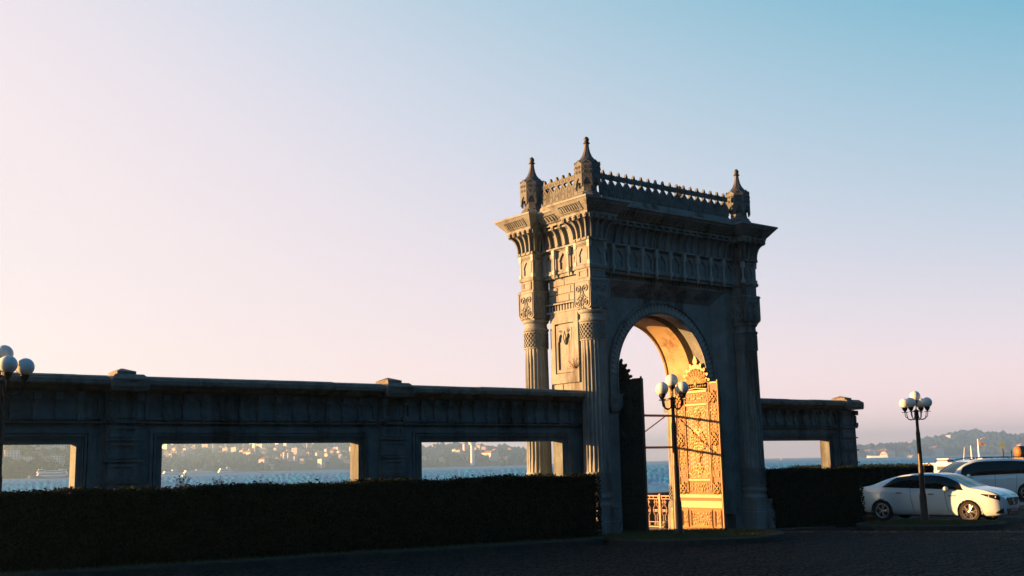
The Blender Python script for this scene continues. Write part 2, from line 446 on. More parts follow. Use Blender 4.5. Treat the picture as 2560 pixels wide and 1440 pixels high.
def soffit_slots(b, w, run, rise, n):
    """sloping soffit panel in the frame u along, v up, n out: a raised rim with bars, on the slope (out,up)"""
    Lg = math.hypot(run, rise); ux, uy = run/Lg, rise/Lg
    Mo = b.M.copy()
    # slope axis goes out and up; outward normal of the soffit looks down and out
    F = Matrix(((1, 0, 0, 0), (0, uy, -ux, 0), (0, ux, uy, 0), (0, 0, 0, 1)))
    b.M = Mo @ F
    t = .018
    b.box(-w/2, w/2, .05, .075, 0, t); b.box(-w/2, w/2, Lg-.085, Lg-.06, 0, t); b.box(-w/2, -w/2+.025, .075, Lg-.085, 0, t); b.box(w/2-.025, w/2, .075, Lg-.085, 0, t)
    for k in range(n):
        x = -w/2+.025+(w-.05)*(k+.5)/n
        q = (w-.05)/n*.27
        b.extrude([(x-q, .09), (x+q, .09), (x+q, Lg-.14), (x, Lg-.10), (x-q, Lg-.14)], 0, t*1.2)
    b.M = Mo
def m_eave():
    b = MB(); b.sq([(.505, 7.956), (.72, 8.215), (.735, 8.22), (.735, 8.265), (.62, 8.30), (.45, 8.335)])
    for u, v, n in FACES:
        b.frame((n[0]*.505, n[1]*.505, 7.956), u, v, n); soffit_slots(b, .80, .215, .259, 9)
    b.reset(); return b
def oct_(r, z, ph=PI/8): return [(r*math.cos(ph+k*PI/4), r*math.sin(ph+k*PI/4), z) for k in range(8)]
def m_turret_base():
    b = MB(); b.rings([oct_(r, z) for r, z in ((.34, 8.336), (.34, 8.43), (.30, 8.47), (.30, 8.50), (.25, 8.54), (.235, 8.60), (.23, 8.70), (.27, 8.76))]); return b
def m_turret():
    b = MB()
    b.rings([oct_(.305, 8.75), oct_(.305, 9.24)])
    for k in range(8):
        a = k*PI/4; n = (math.cos(a), math.sin(a), 0); u = (-n[1], n[0], 0); r = .305*math.cos(PI/8); hw = .305*math.sin(PI/8)+.012
        b.frame((n[0]*r, n[1]*r, 8.62), u, (0, 0, 1), n)
        # gabled plate with a hanging arched skirt
        pts = [(-hw, .60), (-hw, .04), (-hw*.72, 0), (-hw*.66, .10), (-hw*.45, .17), (0, .25), (hw*.45, .17), (hw*.66, .10), (hw*.72, 0), (hw, .04), (hw, .60), (0, .70)]
        b.extrude(pts[::-1], 0, .03)
        for sg in (-1, 1):
            rel_tube(b, [(sg*x, y) for x, y in spiral(.05, .50, .045, .012, 0, 1.2, 10)], .035, .010)
            rel_tube(b, [(sg*x, y) for x, y in spiral(.05, .38, .04, .01, 2, -1.2, 10)], .035, .009)
        rel_tube(b, [(-.09, .62), (0, .67), (.09, .62)], .032, .012)
    b.reset(); return b
def m_helm():
    b = MB(); prof = [(.325, 9.235), (.305, 9.27), (.205, 9.36), (.135, 9.45), (.09, 9.56), (.065, 9.68), (.058, 9.78)]
    R = []
    for r, z in prof:
        ring = []
        for k in range(8):
            a = PI/8+k*PI/4; ring.append((r*math.cos(a), r*math.sin(a), z))
            a += PI/8; q = r*.90; ring.append((q*math.cos(a), q*math.sin(a), z+(.035 if z < 9.3 else 0)))
        R.append(ring)
    b.rings(R); return b
def m_finial():
    b = MB(); b.lathe([(.06, 9.775), (.085, 9.79), (.088, 9.805), (.06, 9.82), (.05, 9.835), (.066, 9.86), (.068, 9.90), (.062, 9.925), (.045, 9.94), (.025, 9.965)], 12); return b

col_parts = [('plinth', m_plinth(), 30), ('base_moulding', m_colbase(), 50), ('lattice_band', m_lattice(.308, 1.28, 1.77), 30), ('lattice_band', m_lattice(.293, 4.88, 5.31), 30), ('neck_moulding', m_neck(), 50), ('capital', m_capital(), 35)]
col_me = [(n, b.mesh(n, (0, 0, 0), sm, [ST])) for n, b, sm in col_parts]
shaft_me = m_shaft().mesh('column_shaft', (0, 0, 0), 30, [ST])
upper = [('corner_block', m_block(), 30, ST), ('flared_cornice', m_flare(), 30, ST), ('eave', m_eave(), 30, ST)]
upper_me = [(n, b.mesh(n, (0, 0, 0), sm, [mt])) for n, b, sm, mt in upper]
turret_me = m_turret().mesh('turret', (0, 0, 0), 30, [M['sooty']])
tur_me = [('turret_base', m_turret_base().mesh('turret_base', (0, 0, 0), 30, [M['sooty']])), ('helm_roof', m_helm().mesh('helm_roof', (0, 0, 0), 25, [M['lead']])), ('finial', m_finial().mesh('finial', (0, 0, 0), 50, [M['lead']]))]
clon_me = m_colonnette(.62).mesh('colonnette', (0, 0, 0), 40, [M['pale']])
for (x, y) in ((0, 0), (A, 0), (0, B), (A, B)):
    c = place('column', shaft_me, (x, y, 0), gate)
    for n, me in col_me: place(n, me, (x, y, 0), c)
    for n, me in upper_me: 
        o = place(n, me, (x, y, 0), gate)
        if n == 'corner_block':
            for sx in (-1, 1):
                for sy in (-1, 1): place('colonnette', clon_me, (x+sx*.243, y+sy*.243, 6.70), o)
    t = place('turret', turret_me, (x, y, 0), gate)
    for n, me in tur_me: place(n, me, (x, y, 0), t)

# ---- body of the gate: two piers and the arched wall over them
XL, XR, YF, YB = .17, A-.17, .45, 1.80
CX, R1, ZC = A/2, 1.60, 4.16
def arch_wall(b, y0, y1, r, xl, xr, ztop, zc=ZC, z0=GZ, n=40, faces='fbi'):
    P = [(CX-r, z0)] + [(CX-r*math.cos(PI*i/n), zc+r*math.sin(PI*i/n)) for i in range(n+1)] + [(CX+r, z0)]
    Q = [(xl, z0)]
    for i in range(n+1):
        a = PI*i/n; dx, dz = -math.cos(a), math.sin(a)
        t = 1e9
        if dx < -1e-6: t = min(t, (xl-CX)/dx)
        if dx > 1e-6: t = min(t, (xr-CX)/dx)
        if dz > 1e-6: t = min(t, (ztop-zc)/dz)
        Q.append((CX+dx*t, zc+dz*t))
    Q.append((xr, z0))
    # keep the two upper corners square
    for i in range(1, len(Q)-1):
        if abs(Q[i][1]-ztop) < 1e-6 and abs(Q[i-1][0]-xl) < 1e-6 and abs(Q[i-1][1]-ztop) > 1e-6: Q[i] = (xl, ztop)
        if abs(Q[i][1]-ztop) < 1e-6 and abs(Q[i+1][0]-xr) < 1e-6 and abs(Q[i+1][1]-ztop) > 1e-6: Q[i] = (xr, ztop)
    m = len(P); vs = [(x, y0, z) for x, z in P]+[(x, y0, z) for x, z in Q]+[(x, y1, z) for x, z in P]+[(x, y1, z) for x, z in Q]; fs = []
    for k in range(m-1):
        fs += [(k, k+1, m+k+1, m+k), (2*m+k, 3*m+k, 3*m+k+1, 2*m+k+1), (k, 2*m+k, 2*m+k+1, k+1), (m+k, m+k+1, 3*m+k+1, 3*m+k)]
    b.add(vs, fs)
b = MB(); arch_wall(b, YF, .74, R1, XL, XR, 6.62); wall_front = b.build('arch_wall', ST, gate, 30)
b = MB(); arch_wall(b, .741, .93, R1+.20, XL, XR, 6.62); b.build('arch_rebate', ST, gate, 30)
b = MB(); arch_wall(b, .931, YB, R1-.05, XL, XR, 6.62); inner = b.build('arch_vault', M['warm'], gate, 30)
# roll along the far edge of the vault and courses on the vault ring
b = MB(); b.tube([(CX-(R1-.05)*math.cos(PI*i/40), YB+.0, ZC+(R1-.05)*math.sin(PI*i/40)) for i in range(41)], .05, 8); b.build('vault_roll', M['warm'], inner, 40)
# archivolt: raised ring with upright leaf shapes
b = MB(); nA = 48
for (r0, r1, d) in ((R1, R1+.045, .06), (R1+.045, R1+.27, .03), (R1+.27, R1+.31, .085)):
    R = []
    for i in range(nA+1):
        a = PI*i/nA; R.append([(CX-r*math.cos(a), YF-dd, ZC+r*math.sin(a)) for r, dd in ((r0, 0), (r0, d), (r1, d), (r1, 0))])
    b.rings(R)
for x0 in (-1, 1):
    for (r0, r1, d) in ((R1, R1+.045, .06), (R1+.045, R1+.27, .03), (R1+.27, R1+.31, .085)):
        xa, xb = sorted((CX+x0*r0, CX+x0*r1)); b.box(xa, xb, YF-d, YF, 3.62, ZC)
archv = b.build('archivolt', ST, gate, 30)
lb = MB(); lb.extrude([(-.048, 0), (.048, 0), (.055, .09), (.03, .16), (0, .205), (-.03, .16), (-.055, .09)], 0, .012)
rel_tube(lb, [(-.042, .01), (-.046, .09), (-.026, .15), (0, .19), (.026, .15), (.046, .09), (.042, .01)], .024, .013)
lb.lathe([(.022, .012), (.022, .03), (.008, .04)], 8)
leaf_me = lb.mesh('carved_leaf', (0, 0, 0), 30, [M['pale']])
nl = 44
for i in range(nl):
    a = PI*(i+.5)/nl; r = R1+.052
    o = place('carved_leaf', leaf_me, (CX-r*math.cos(a), YF-.032, ZC+r*math.sin(a)), archv)
    d = Vector((-math.cos(a), 0, math.sin(a))); n = Vector((0, -1, 0)); u = d.cross(n)
    o.rotation_euler = Matrix(((u.x, d.x, n.x), (u.y, d.y, n.y), (u.z, d.z, n.z))).to_euler()
# impost blocks and small consoles where the arch springs
for x0 in (-1, 1):
    b = MB(); x = CX+x0*(R1+.16)
    b.rect([(x-.20, x+.20, YF-.14, YF+.02, 3.60), (x-.20, x+.20, YF-.14, YF+.02, 3.34), (x-.13, x+.13, YF-.08, YF+.02, 3.22)][::-1])
    b.box(x-.22, x+.22, YF-.16, YF+.02, 3.601, 3.65)
    b.frame((x, YF-.14, 3.36), (1, 0, 0), (0, 0, 1), (0, -1, 0))
    for sg in (-1, 1): rel_tube(b, [(sg*p, q) for p, q in spiral(.09, .12, .075, .015, 2.5, 1.4)], .008, .014)
    b.reset(); b.build('impost_console', ST, gate, 30)
# splayed rectangular frame round the arch
b = MB(); fo, fi = (.28, A-.28, 6.46), (.86, A-.86, 6.12)
def band(b, o0, o1, y0, y1):
    for pa, pb in (((o0[0], GZ+.5), (o0[0], o0[2])), ((o0[0], o0[2]), (o0[1], o0[2])), ((o0[1], o0[2]), (o0[1], GZ+.5))):
        pass
    P = [(o0[0], GZ+.45), (o0[0], o0[2]), (o0[1], o0[2]), (o0[1], GZ+.45)]; Q = [(o1[0], GZ+.45), (o1[0], o1[2]), (o1[1], o1[2]), (o1[1], GZ+.45)]
    vs = [(x, y0, z) for x, z in P]+[(x, y1, z) for x, z in Q]
    b.add(vs, [(k, k+1, 5+k, 4+k) for k in range(3)])
band(b, (.52, A-.52, 6.46), fi, .22, YF-.012)
b.build('splayed_reveal', ST, gate)
b = MB()
for x0, x1 in ((XL+.03, .525), (A-.525, XR-.03)): b.box(x0, x1, .20, YF, GZ+.42, 6.462)
b.box(XL+.04, XR-.04, .202, YF, 6.463, 6.66)
b.box(XL-.02, XR+.02, .12, .3, 6.655, 6.70)
for x0, x1 in ((XL, .56), (A-.56, XR)): 
    b.box(x0-.02, x1, .16, YF+.1, GZ, GZ+.36); b.box(x0-.01, x1-.01, .18, YF+.1, GZ+.361, GZ+.44)
border = b.build('frame_border', ST, gate)
# dentils on the border: one shared tooth
tb = MB(); tb.box(-.024, .024, -.022, 0, 0, .085); tooth = tb.mesh('dentil', (0, 0, 0), False, [ST])
tv = MB(); tv.box(-.045, .045, -.022, 0, 0, .05); toothv = tv.mesh('dentil', (0, 0, 0), False, [ST])
nd = 44
for i in range(nd): place('dentil', tooth, (.36+(A-.72)*i/(nd-1), .2015, 6.53), border)
for x in (.43, A-.43):
    for i in range(46): place('dentil', toothv, (x, .1995, .72+i*.122), border)
# lozenges on the splay and the cartouches over the arch, coloured darker for shade and grime
for sg in (-1, 1):
    xs = CX+sg*(A/2-.69)
    n = Vector((-sg*.23, -.34, 0)).normalized(); u = Vector((n.y*-1, n.x, 0))
    for i in range(7):
        b = MB(); z = 1.35+i*.66
        b.frame((xs, .328, z), u, (0, 0, 1), n); b.extrude([(-.12, .30), (0, 0), (.12, .30), (0, .60)][::-1], -.01, .022); b.extrude([(-.07, .30), (0, .12), (.07, .30), (0, .48)][::-1], .02, .034)
        b.reset(); b.build('lozenge', ST, gate)
M['carto'] = mat('shaded_grimy_marble', (.12, .115, .10), .9, col2=(.05, .05, .046), scale=5, bump=.6)
for i in range(5):
    x = 1.30+i*.735; b = MB()
    b.frame((x, .335, 6.29), (1, 0, 0), (0, .23, .34), (0, -.34, .23))
    m = Matrix.Identity(4)
    pts = [(.29*math.cos(t)*(1+.12*math.cos(4*t)), .155*math.sin(t)*(1+.12*math.cos(4*t))) for t in [2*PI*k/24 for k in range(24)]]
    b.M = Matrix(((1, 0, 0, x), (0, -.55, -.83, .335), (0, .83, -.55, 6.29), (0, 0, 0, 1)))
    b.extrude(pts, -.02, .012)
    random.seed(i)
    for k in range(5):
        rel_tube(b, [(p, q) for p, q in spiral(random.uniform(-.15, .15), random.uniform(-.05, .05), .07, .015, random.uniform(0, 6), random.choice((-1, 1))*1.1, 10)], .014, .010)
    b.reset(); b.build('carved_cartouche', M['stone2'], gate, 30)

# ---- side walls (X faces): panels, courses
def side_wall(x, sg):
    """sg -1: the face looking to -X"""
    b = MB(); u = (0, -sg*-1, 0)
    fr = ((0, -1, 0), (0, 0, 1), (-1, 0, 0)) if sg < 0 else ((0, 1, 0), (0, 0, 1), (1, 0, 0))
    yc = (YF+YB)/2+.06; p = gate
    b.frame((x, yc, 3.95), *fr)
    b.holed(1.06, 1.78, [(-.36, .24), (.36, .24), (.36, 1.50), (-.36, 1.50)], .075, .004); b.reset(); fobj = b.build('side_panel', ST, gate)
    b = MB(); b.frame((x+sg*.004, yc, 4.21), *fr)
    # stepped mouldings inside the panel and a hanging trefoil tracery at its head
    b.holed(.70, 1.20, [(-.27, .08), (.27, .08), (.27, 1.12), (-.27, 1.12)], .045, .002)
    b.build('panel_moulding', ST, fobj)
    b = MB(); b.frame((x+sg*.008, yc, 4.29), *fr)
    pts = [(-.265, 1.035), (-.265, .70), (-.235, .70), (-.225, .80), (-.185, .875), (-.14, .905), (-.10, .87), (-.085, .80), (-.05, .77), (-.045, .70), (0, .62), (.045, .70), (.05, .77), (.085, .80), (.10, .87), (.14, .905), (.185, .875), (.225, .80), (.235, .70), (.265, .70), (.265, 1.035)]
    b.extrude(pts, 0, .05)
    for sg2 in (-1, 1): rel_tube(b, [(sg2*p, q) for p, q in spiral(.14, .955, .06, .012, 0, 1.3, 12)], .055, .012)
    rel_tube(b, [(-.05, .80), (0, .66), (.05, .80), (0, .96), (-.05, .80)], .055, .014)
    b.build('hanging_tracery', ST, fobj, 30)
    b = MB(); b.frame((x, yc, 5.73), *fr); b.box(-.66, .66, 0, .05, 0, .09); b.box(-.66, .66, .21, .25, 0, .10); fl = b.build('fluted_band', ST, gate)
    tb = MB(); tb.frame((0, 0, 0), *fr); tb.extrude([(-.03, .0), (.03, .0), (.03, .12), (0, .15), (-.03, .12)], 0, .06); me = tb.mesh('flute', (0, 0, 0), False, [ST])
    for k in range(11): place('flute', me, (x, yc-.55+.11*k, 5.785), fl)
    # ashlar courses above and below
    rnd = random.Random(3)
    cs = [(6.0, .19), (6.2, .2), (6.41, .2)] + [(.60+.56*k, .54) for k in range(6)]
    for ci, (z, h) in enumerate(cs):
        y = YF+.02; first = True
        while y < YB-.02:
            wd = rnd.uniform(.45, .75) if z > 5 else rnd.uniform(.5, .9)
            y1 = min(y+wd, YB-.01)
            if YB-.01-y1 < .2: y1 = YB-.01
            b = MB(); b.frame((x, 0, z), *fr)
            a0, a1 = (-y1+.006, -y-.006) if sg < 0 else (y+.006, y1-.006)
            b.bbox_(a0, a1, .006, h-.006, -.02, .028+rnd.uniform(0, .014), .012)
            b.reset(); b.build('ashlar_block', ST, gate); y = y1
side_wall(XL, -1); side_wall(XR, 1)

# ---- entablature between the corner blocks
EF, ES = .10, .10                                  # front and side face planes
b = MB(); b.box(ES, A-ES, EF, B-EF, 6.70, 8.34); b.box(ES-.03, A-ES+.03, EF-.03, B-EF+.03, 6.62, 6.699); ent = b.build('entablature', ST, gate)
def run(o, u, n, length, cells, tagname):
    """frieze run: o start (x,y), u along, n outwards"""
    u3, n3 = (u[0], u[1], 0), (n[0], n[1], 0); pw = length/cells
    def fr(mb, s, z, out=0): return mb.frame((o[0]+u[0]*s+n[0]*out, o[1]+u[1]*s+n[1]*out, z), u3, (0, 0, 1), n3)
    nb = MB(); fr(nb, 0, 0); nb.M = Matrix(((u[0], 0, n[0], 0), (u[1], 0, n[1], 0), (0, 1, 0, 0), (0, 0, 0, 1)))
    niche(nb, 0, pw-.002, .50, .24, .42, .05)
    nme = nb.mesh('niche_panel', (0, 0, 0), False, [ST])
    for k in range(cells):
        s = pw*(k+.5); place('niche_panel', nme, (o[0]+u[0]*s, o[1]+u[1]*s, 6.76), ent)
    for k in range(1, cells):
        s = pw*k; o2 = place('colonnette', clon_me, (o[0]+u[0]*s+n[0]*.105, o[1]+u[1]*s+n[1]*.105, 6.70), ent, math.atan2(u[1], u[0]))
    b = MB(); fr(b, 0, 0)
    b.box(0, length, 6.70, 6.755, 0, .075)
    for k in range(3): b.box(0, length, 7.265+k*.022, 7.283+k*.022, 0, .03+.02*k)
    b.box(0, length, 7.33, 7.372, 0, .13)
    prof = [(.02+.20*(1-math.cos(PI/2*i/7)), 7.372+.45*math.sin(PI/2*i/7)) for i in range(8)]
    R = [[(0, z, 0), (0, z, d), (length, z, d), (length, z, 0)] for d, z in prof]
    b.rings(R); b.box(0, length, 7.823, 7.86, 0, .24); b.box(0, length, 7.905, 7.955, 0, .28)
    b.build('frieze_cornice', ST, ent)
    # ribs and the square-faced studs over them
    rb = MB(); rb.M = Matrix(((u[0], 0, n[0], 0), (u[1], 0, n[1], 0), (0, 1, 0, 0), (0, 0, 0, 1)))
    for i in range(7):
        (d0, z0), (d1, z1) = prof[i], prof[i+1]
        rb.rings([[(-.02, z0, d0-.01), (.02, z0, d0-.01), (.02, z0-.012, d0+.085), (-.02, z0-.012, d0+.085)], [(-.02, z1, d1-.01), (.02, z1, d1-.01), (.02, z1-.012, d1+.085), (-.02, z1-.012, d1+.085)]], True, True)
    rb.box(-.035, .035, 7.375, 7.44, .03, .115); rb.box(-.016, .016, 7.39, 7.425, .115, .13)
    rme = rb.mesh('cove_rib', (0, 0, 0), False, [ST])
    sb = MB(); sb.M = rb.M.copy(); sb.box(-.045, .045, 7.862, 7.903, .05, .27); sb.box(-.045, .045, 7.80, 7.904, .23, .275); sb.box(-.02, .02, 7.83, 7.875, .275, .292)
    sme = sb.mesh('stud', (0, 0, 0), False, [ST])
    nn = cells*2
    for k in range(nn):
        s = length*(k+.5)/nn; place('cove_rib', rme, (o[0]+u[0]*s, o[1]+u[1]*s, 0), ent); place('stud', sme, (o[0]+u[0]*s, o[1]+u[1]*s, 0), ent)
    # eave with slotted soffit
    b = MB(); fr(b, 0, 0)
    R = [[(0, z, 0), (0, z, d), (length, z, d), (length, z, 0)] for d, z in ((.285, 7.956), (.555, 8.20), (.57, 8.205), (.57, 8.25), (.40, 8.29), (.20, 8.33))]
    b.rings(R); fr(b, length/2, 7.956, .285)
    soffit_slots(b, length-.06, .27, .244, int(length/.115)); b.reset()
    b.build('eave', ST, gate)
    b = MB(); fr(b, 0, 0)
    for z, d, h in ((8.335, .22, .05), (8.386, .17, .045), (8.432, .14, .06)): b.box(-.1, length+.1, z, z+h, -.2, d)
    b.build('attic_moulding', ST, gate)
run((.24, EF), (1, 0), (0, -1), A-.48, 10, 'f')
run((A-.24, B-EF), (-1, 0), (0, 1), A-.48, 10, 'b')
run((ES, B-.24), (0, -1), (-1, 0), B-.48, 3, 's')
run((A-ES, .24), (0, 1), (1, 0), B-.48, 3, 's')
# cresting
mb = MB(); w = .1295
out = [(-w*.98, 0), (-w*.90, .05), (-w*.98, .10), (-w*.98, .335), (-w*.55, .40), (-w*.22, .455), (-w*.34, .475), (-w*1.0, .485), (-w*1.0, .59), (-w*.66, .615), (-w*.55, .59), (-w*.36, .605), (0, .715)]
pts = out + [(-x, y) for x, y in out[::-1] if x != 0]
mb.extrude(pts[::-1], -.035, .035)
for d, sg in ((.035, 1), (-.035, -1)):
    rel_tube(mb, [(x*.62, .05+y*.78) for x, y in [(-w*.9, .06), (-w*.9, .27), (-w*.5, .38), (0, .46), (w*.5, .38), (w*.9, .27), (w*.9, .06), (0, 0), (-w*.9, .06)]], d, .009)
    rel_tube(mb, spiral(0, .22, .035, .034, 0, 1, 10), d, .009); rel_tube(mb, spiral(0, .535, .032, .032, 0, 1, 10), d, .010)
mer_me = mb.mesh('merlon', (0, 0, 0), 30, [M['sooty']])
def crest(x0, y0, ux, uy, n, pitch):
    b = MB(); hl = n*pitch/2
    c = Vector((x0+ux*hl, y0+uy*hl, 8.47))
    L_, W_ = (hl, .07) if ux else (.07, hl)
    b.box(c.x-L_, c.x+L_, c.y-W_, c.y+W_, 8.475, 8.52); cr = b.build('cresting', ST, gate)
    for k in range(n):
        s = pitch*(k+.5); o = place('merlon', mer_me, (x0+ux*s, y0+uy*s, 8.50), cr)
        o.rotation_euler = (PI/2, 0, math.atan2(uy, ux))
crest(.42, .04, 1, 0, 18, (A-.84)/18); crest(.42, B-.04, 1, 0, 18, (A-.84)/18); crest(.04, .36, 0, 1, 6, (B-.72)/6); crest(A-.04, .36, 0, 1, 6, (B-.72)/6)
b = MB(); b.box(ES+.05, A-ES-.05, EF+.05, B-EF-.05, 8.341, 8.47); b.build('roof_slab', M['lead'], gate)
# engaged colonnettes on the sea side of the passage and a pilaster strip in the passage
for sg in (-1, 1):
    b = MB(); x = CX+sg*(R1+.09); y = YB+.10
    b.lathe([(.10, .9), (.10, 3.3)], 14, x, y); b.build('passage_shaft', ST, gate, 40)
    b = MB(); b.sq([(.13, GZ), (.13, .55), (.115, .56), (.115, .78), (.10, .90)], x, y); b.sq([(.10, 3.30), (.13, 3.36), (.13, 3.62), (.15, 3.64), (.15, 3.70)], x, y); b.build('passage_base', ST, gate)
    b = m_lattice(.101, .92, 1.35, 8); b.v = [(p[0]+x, p[1]+y, p[2]) for p in b.v]; b.build('lattice_band', ST, gate, 30)
    b = MB()
    xs = CX+sg*(R1-.05)
    fr = ((0, sg, 0), (0, 0, 1), (-sg, 0, 0))
    b.frame((xs, 1.62, .85), *fr)
    for k, (v, h) in enumerate(((0, 1.0), (1.1, 1.1), (2.3, .9))): 
        Mo = b.M.copy(); b.M = Mo @ Matrix.Translation((0, v, 0)); b.holed(.24, h, [(-.07, .06), (.07, .06), (.07, h-.06), (-.07, h-.06)], .03, .003); b.M = Mo
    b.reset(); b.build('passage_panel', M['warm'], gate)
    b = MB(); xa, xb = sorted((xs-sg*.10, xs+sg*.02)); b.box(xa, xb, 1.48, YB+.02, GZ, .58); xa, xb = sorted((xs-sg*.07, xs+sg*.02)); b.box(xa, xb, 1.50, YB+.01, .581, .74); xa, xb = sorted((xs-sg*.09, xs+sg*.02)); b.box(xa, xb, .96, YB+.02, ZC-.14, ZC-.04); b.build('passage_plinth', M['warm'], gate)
# plants in the joints of the side wall
# ---- door leaves
def pat(u, v, s=1.0):
    a = abs(u)
    f = math.sin(2*PI*(a*6.2*s+.35*math.sin(2*PI*v*3.1*s)))*math.sin(2*PI*(v*5.3*s+.35*math.sin(2*PI*a*4.3*s)))
    g = math.cos(2*PI*(v*7.9*s-a*5*s))*math.cos(2*PI*(a*8.3*s+v*2.0*s))
    q = f*.75+g*.35
    return max(0, min(1, (q+.03)*2.8))
def door(name_loc, ang, flipn, gm, gb):
    d = MB()
    W, H = 1.60, 3.93
    root = None
    sl = MB(); sl.box(0, W, 0, H, -.03, .03); 
    slab = sl
    Mx = Matrix.Translation(name_loc) @ Matrix.Rotation(ang, 4, 'Z') @ Matrix(((1, 0, 0, 0), (0, 0, -flipn, 0), (0, 1, 0, 0), (0, 0, 0, 1)))
    def nb(): m = MB(); m.M = Mx.copy(); return m
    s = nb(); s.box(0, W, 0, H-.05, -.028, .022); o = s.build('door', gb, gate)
    o['label'] = 'open iron gate leaf, sunlit ochre, with carved arabesque panels and palmette crest'
    st = nb()
    def rail(x0, x1, y0, y1, n=.05): st.bbox_(x0, x1, y0, y1, .022, n, .014)
    rail(0, .045, 0, H); rail(W-.045, W, 0, H, .062)
    for y0, y1 in ((0, .07), (.60, .80), (.86, .97)): rail(.046, W-.046, y0, y1, .052)
    for y0, y1 in ((1.30, 1.37), (3.28, 3.35), (3.62, 3.70)): rail(.40, W-.40, y0, y1, .056)
    for x in (.36, W-.40): rail(x, x+.04, 1.0, H-.30, .056)
    for x in (.075, W-.085): rail(x, x+.022, 1.0, H-.12, .045)
    for x in (.325, W-.345): rail(x, x+.020, 1.0, H-.12, .045)
    rail(.046, .30, H-.10, H-.04, .05); rail(W-.30, W-.046, H-.10, H-.04, .05)
    # bottom dado mouldings
    for x0, x1 in ((.10, .34), (.42, W-.42), (W-.34, W-.10)):
        for k in range(2):
            e = .03*k; n = .05-.012*k
            rail(x0+e, x1-e, .10+e, .13+e, n); rail(x0+e, x1-e, .54-e, .57-e, n); rail(x0+e, x0+.025+e, .131+e, .539-e, n); rail(x1-.025-e, x1-e, .131+e, .539-e, n)
    st.build('rails_and_stiles', gm, o)
    def relief(nm, x0, x1, y0, y1, amp, step, fn):
        r = nb(); nu, nv = max(6, int((x1-x0)/step)), max(6, int((y1-y0)/step))
        r.grid(nu, nv, lambda a, c: (x0+(x1-x0)*a, y0+(y1-y0)*c, -.004+.0225+amp*(0 if a in (0, 1) or c in (0, 1) else fn(x0+(x1-x0)*a-W/2, y0+(y1-y0)*c))))
        return r.build(nm, gm, o, 'all')
    relief('dado_panel', .48, W-.48, .16, .51, .03, .013, lambda u, v: pat(u, v, 1.0))
    relief('dado_panel', .16, .28, .16, .51, .03, .013, lambda u, v: pat(u+.58, v, 1.1))
    relief('dado_panel', W-.28, W-.16, .16, .51, .03, .013, lambda u, v: pat(u-.58, v, 1.1))
    relief('band_panel', .42, W-.42, 1.0, 1.28, .03, .013, lambda u, v: pat(u, v, .95))
    relief('band_panel', .42, W-.42, 3.37, 3.60, .03, .013, lambda u, v: pat(u, v, .95))
    for x0, x1, c in ((.10, .32, -.59), (W-.32, W-.10, .59)):
        relief('border_panel', x0, x1, 1.40, 2.22, .03, .013, lambda u, v: pat(u-c, v, 1.05))
        relief('border_panel', x0, x1, 2.52, 3.26, .03, .013, lambda u, v: pat(u-c, v, 1.05))
    def med(u, v):
        # long vase-shaped medallion on a honeycomb ground, quarter fans in the corners
        vc = (v-2.325)/.95; a = abs(vc)
        wv = .30*max(0, 1-(a/.55)**1.3) if a < .55 else 0
        if .42 < a < .95: wv = max(wv, .045+.10*max(0, 1-((a-.74)/.16)**2))
        inside = abs(u) < wv
        du, dv = abs(abs(u)-.37), min(abs(v-1.40), abs(v-3.25)); rr = math.hypot(du, dv)
        if rr < .26:
            return .55*(.5+.5*math.cos(math.atan2(dv, du)*16)) if rr > .12 else .4*(rr > .09)
        if inside: return .35+.65*pat(u, v, 1.15)
        x = u*9; y = v*9
        return .22*max(0, math.cos(2*PI*x)*math.cos(2*PI*y*.5)*math.cos(2*PI*(x*.5+y*.5)))+.05
    relief('medallion_panel', .40, W-.40, 1.38, 3.27, .045, .0125, med)
    # strapwork knots on the borders
    for x0 in (.06, W-.34):
        for y0 in (.98, 2.24, 3.36):
            k = nb(); h = .27; x1 = x0+.28
            for p, q in (((x0, y0), (x1, y0+h)), ((x1, y0), (x0, y0+h))):
                k.tube([(p[0], p[1], .052), ((p[0]+q[0])/2, (p[1]+q[1])/2, .058), (q[0], q[1], .052)], .017, 6)
            k.tube([((x0+x1)/2, y0-.03, .05), (x1-.02, y0+h/2, .05), ((x0+x1)/2, y0+h+.03, .05), (x0+.02, y0+h/2, .05), ((x0+x1)/2, y0-.03, .05)], .015, 6)
            for (sx, sy) in ((.5, .12), (.5, .88), (.12, .5), (.88, .5)):
                k.tube([(p, q, .045) for p, q in spiral(x0+.28*sx, y0+h*sy, .034, .01, 0, 1.2, 9)], .010, 5)
            k.build('strapwork_knot', gm, o, 'all')
    # palmette crest
    c = nb(); cx, cy = W/2, H-.16; N = 9
    body = []
    for i in range(49):
        a = PI*i/48; rr = .40*(1+.26*math.sin(a)**6)*(1+.05*math.cos(a*2*N))
        body.append((cx+rr*math.cos(a), cy+.10+rr*math.sin(a)))
    c.extrude([(cx+.40, cy-.10)]+body+[(cx-.40, cy-.10)], -.02, .022)
    for i in range(N):
        a = PI*(i+.5)/N
        p0 = (cx+.07*math.cos(a), cy+.10+.07*math.sin(a)); r1 = .40
        p1 = (cx+r1*math.cos(a), cy+.10+r1*math.sin(a)); t = (-math.sin(a)*.045, math.cos(a)*.045)
        mid = (cx+.30*math.cos(a), cy+.10+.30*math.sin(a))
        c.tube([(p0[0], p0[1], .03), (mid[0]+t[0], mid[1]+t[1], .045), (p1[0]+t[0]*.6, p1[1]+t[1]*.6, .04), (p1[0]-t[0]*.6, p1[1]-t[1]*.6, .04), (mid[0]-t[0], mid[1]-t[1], .045), (p0[0], p0[1], .03)], .014, 5)
        c.tube([(p0[0], p0[1], .035), (mid[0], mid[1], .05), (p1[0], p1[1], .04)], .016, 5)
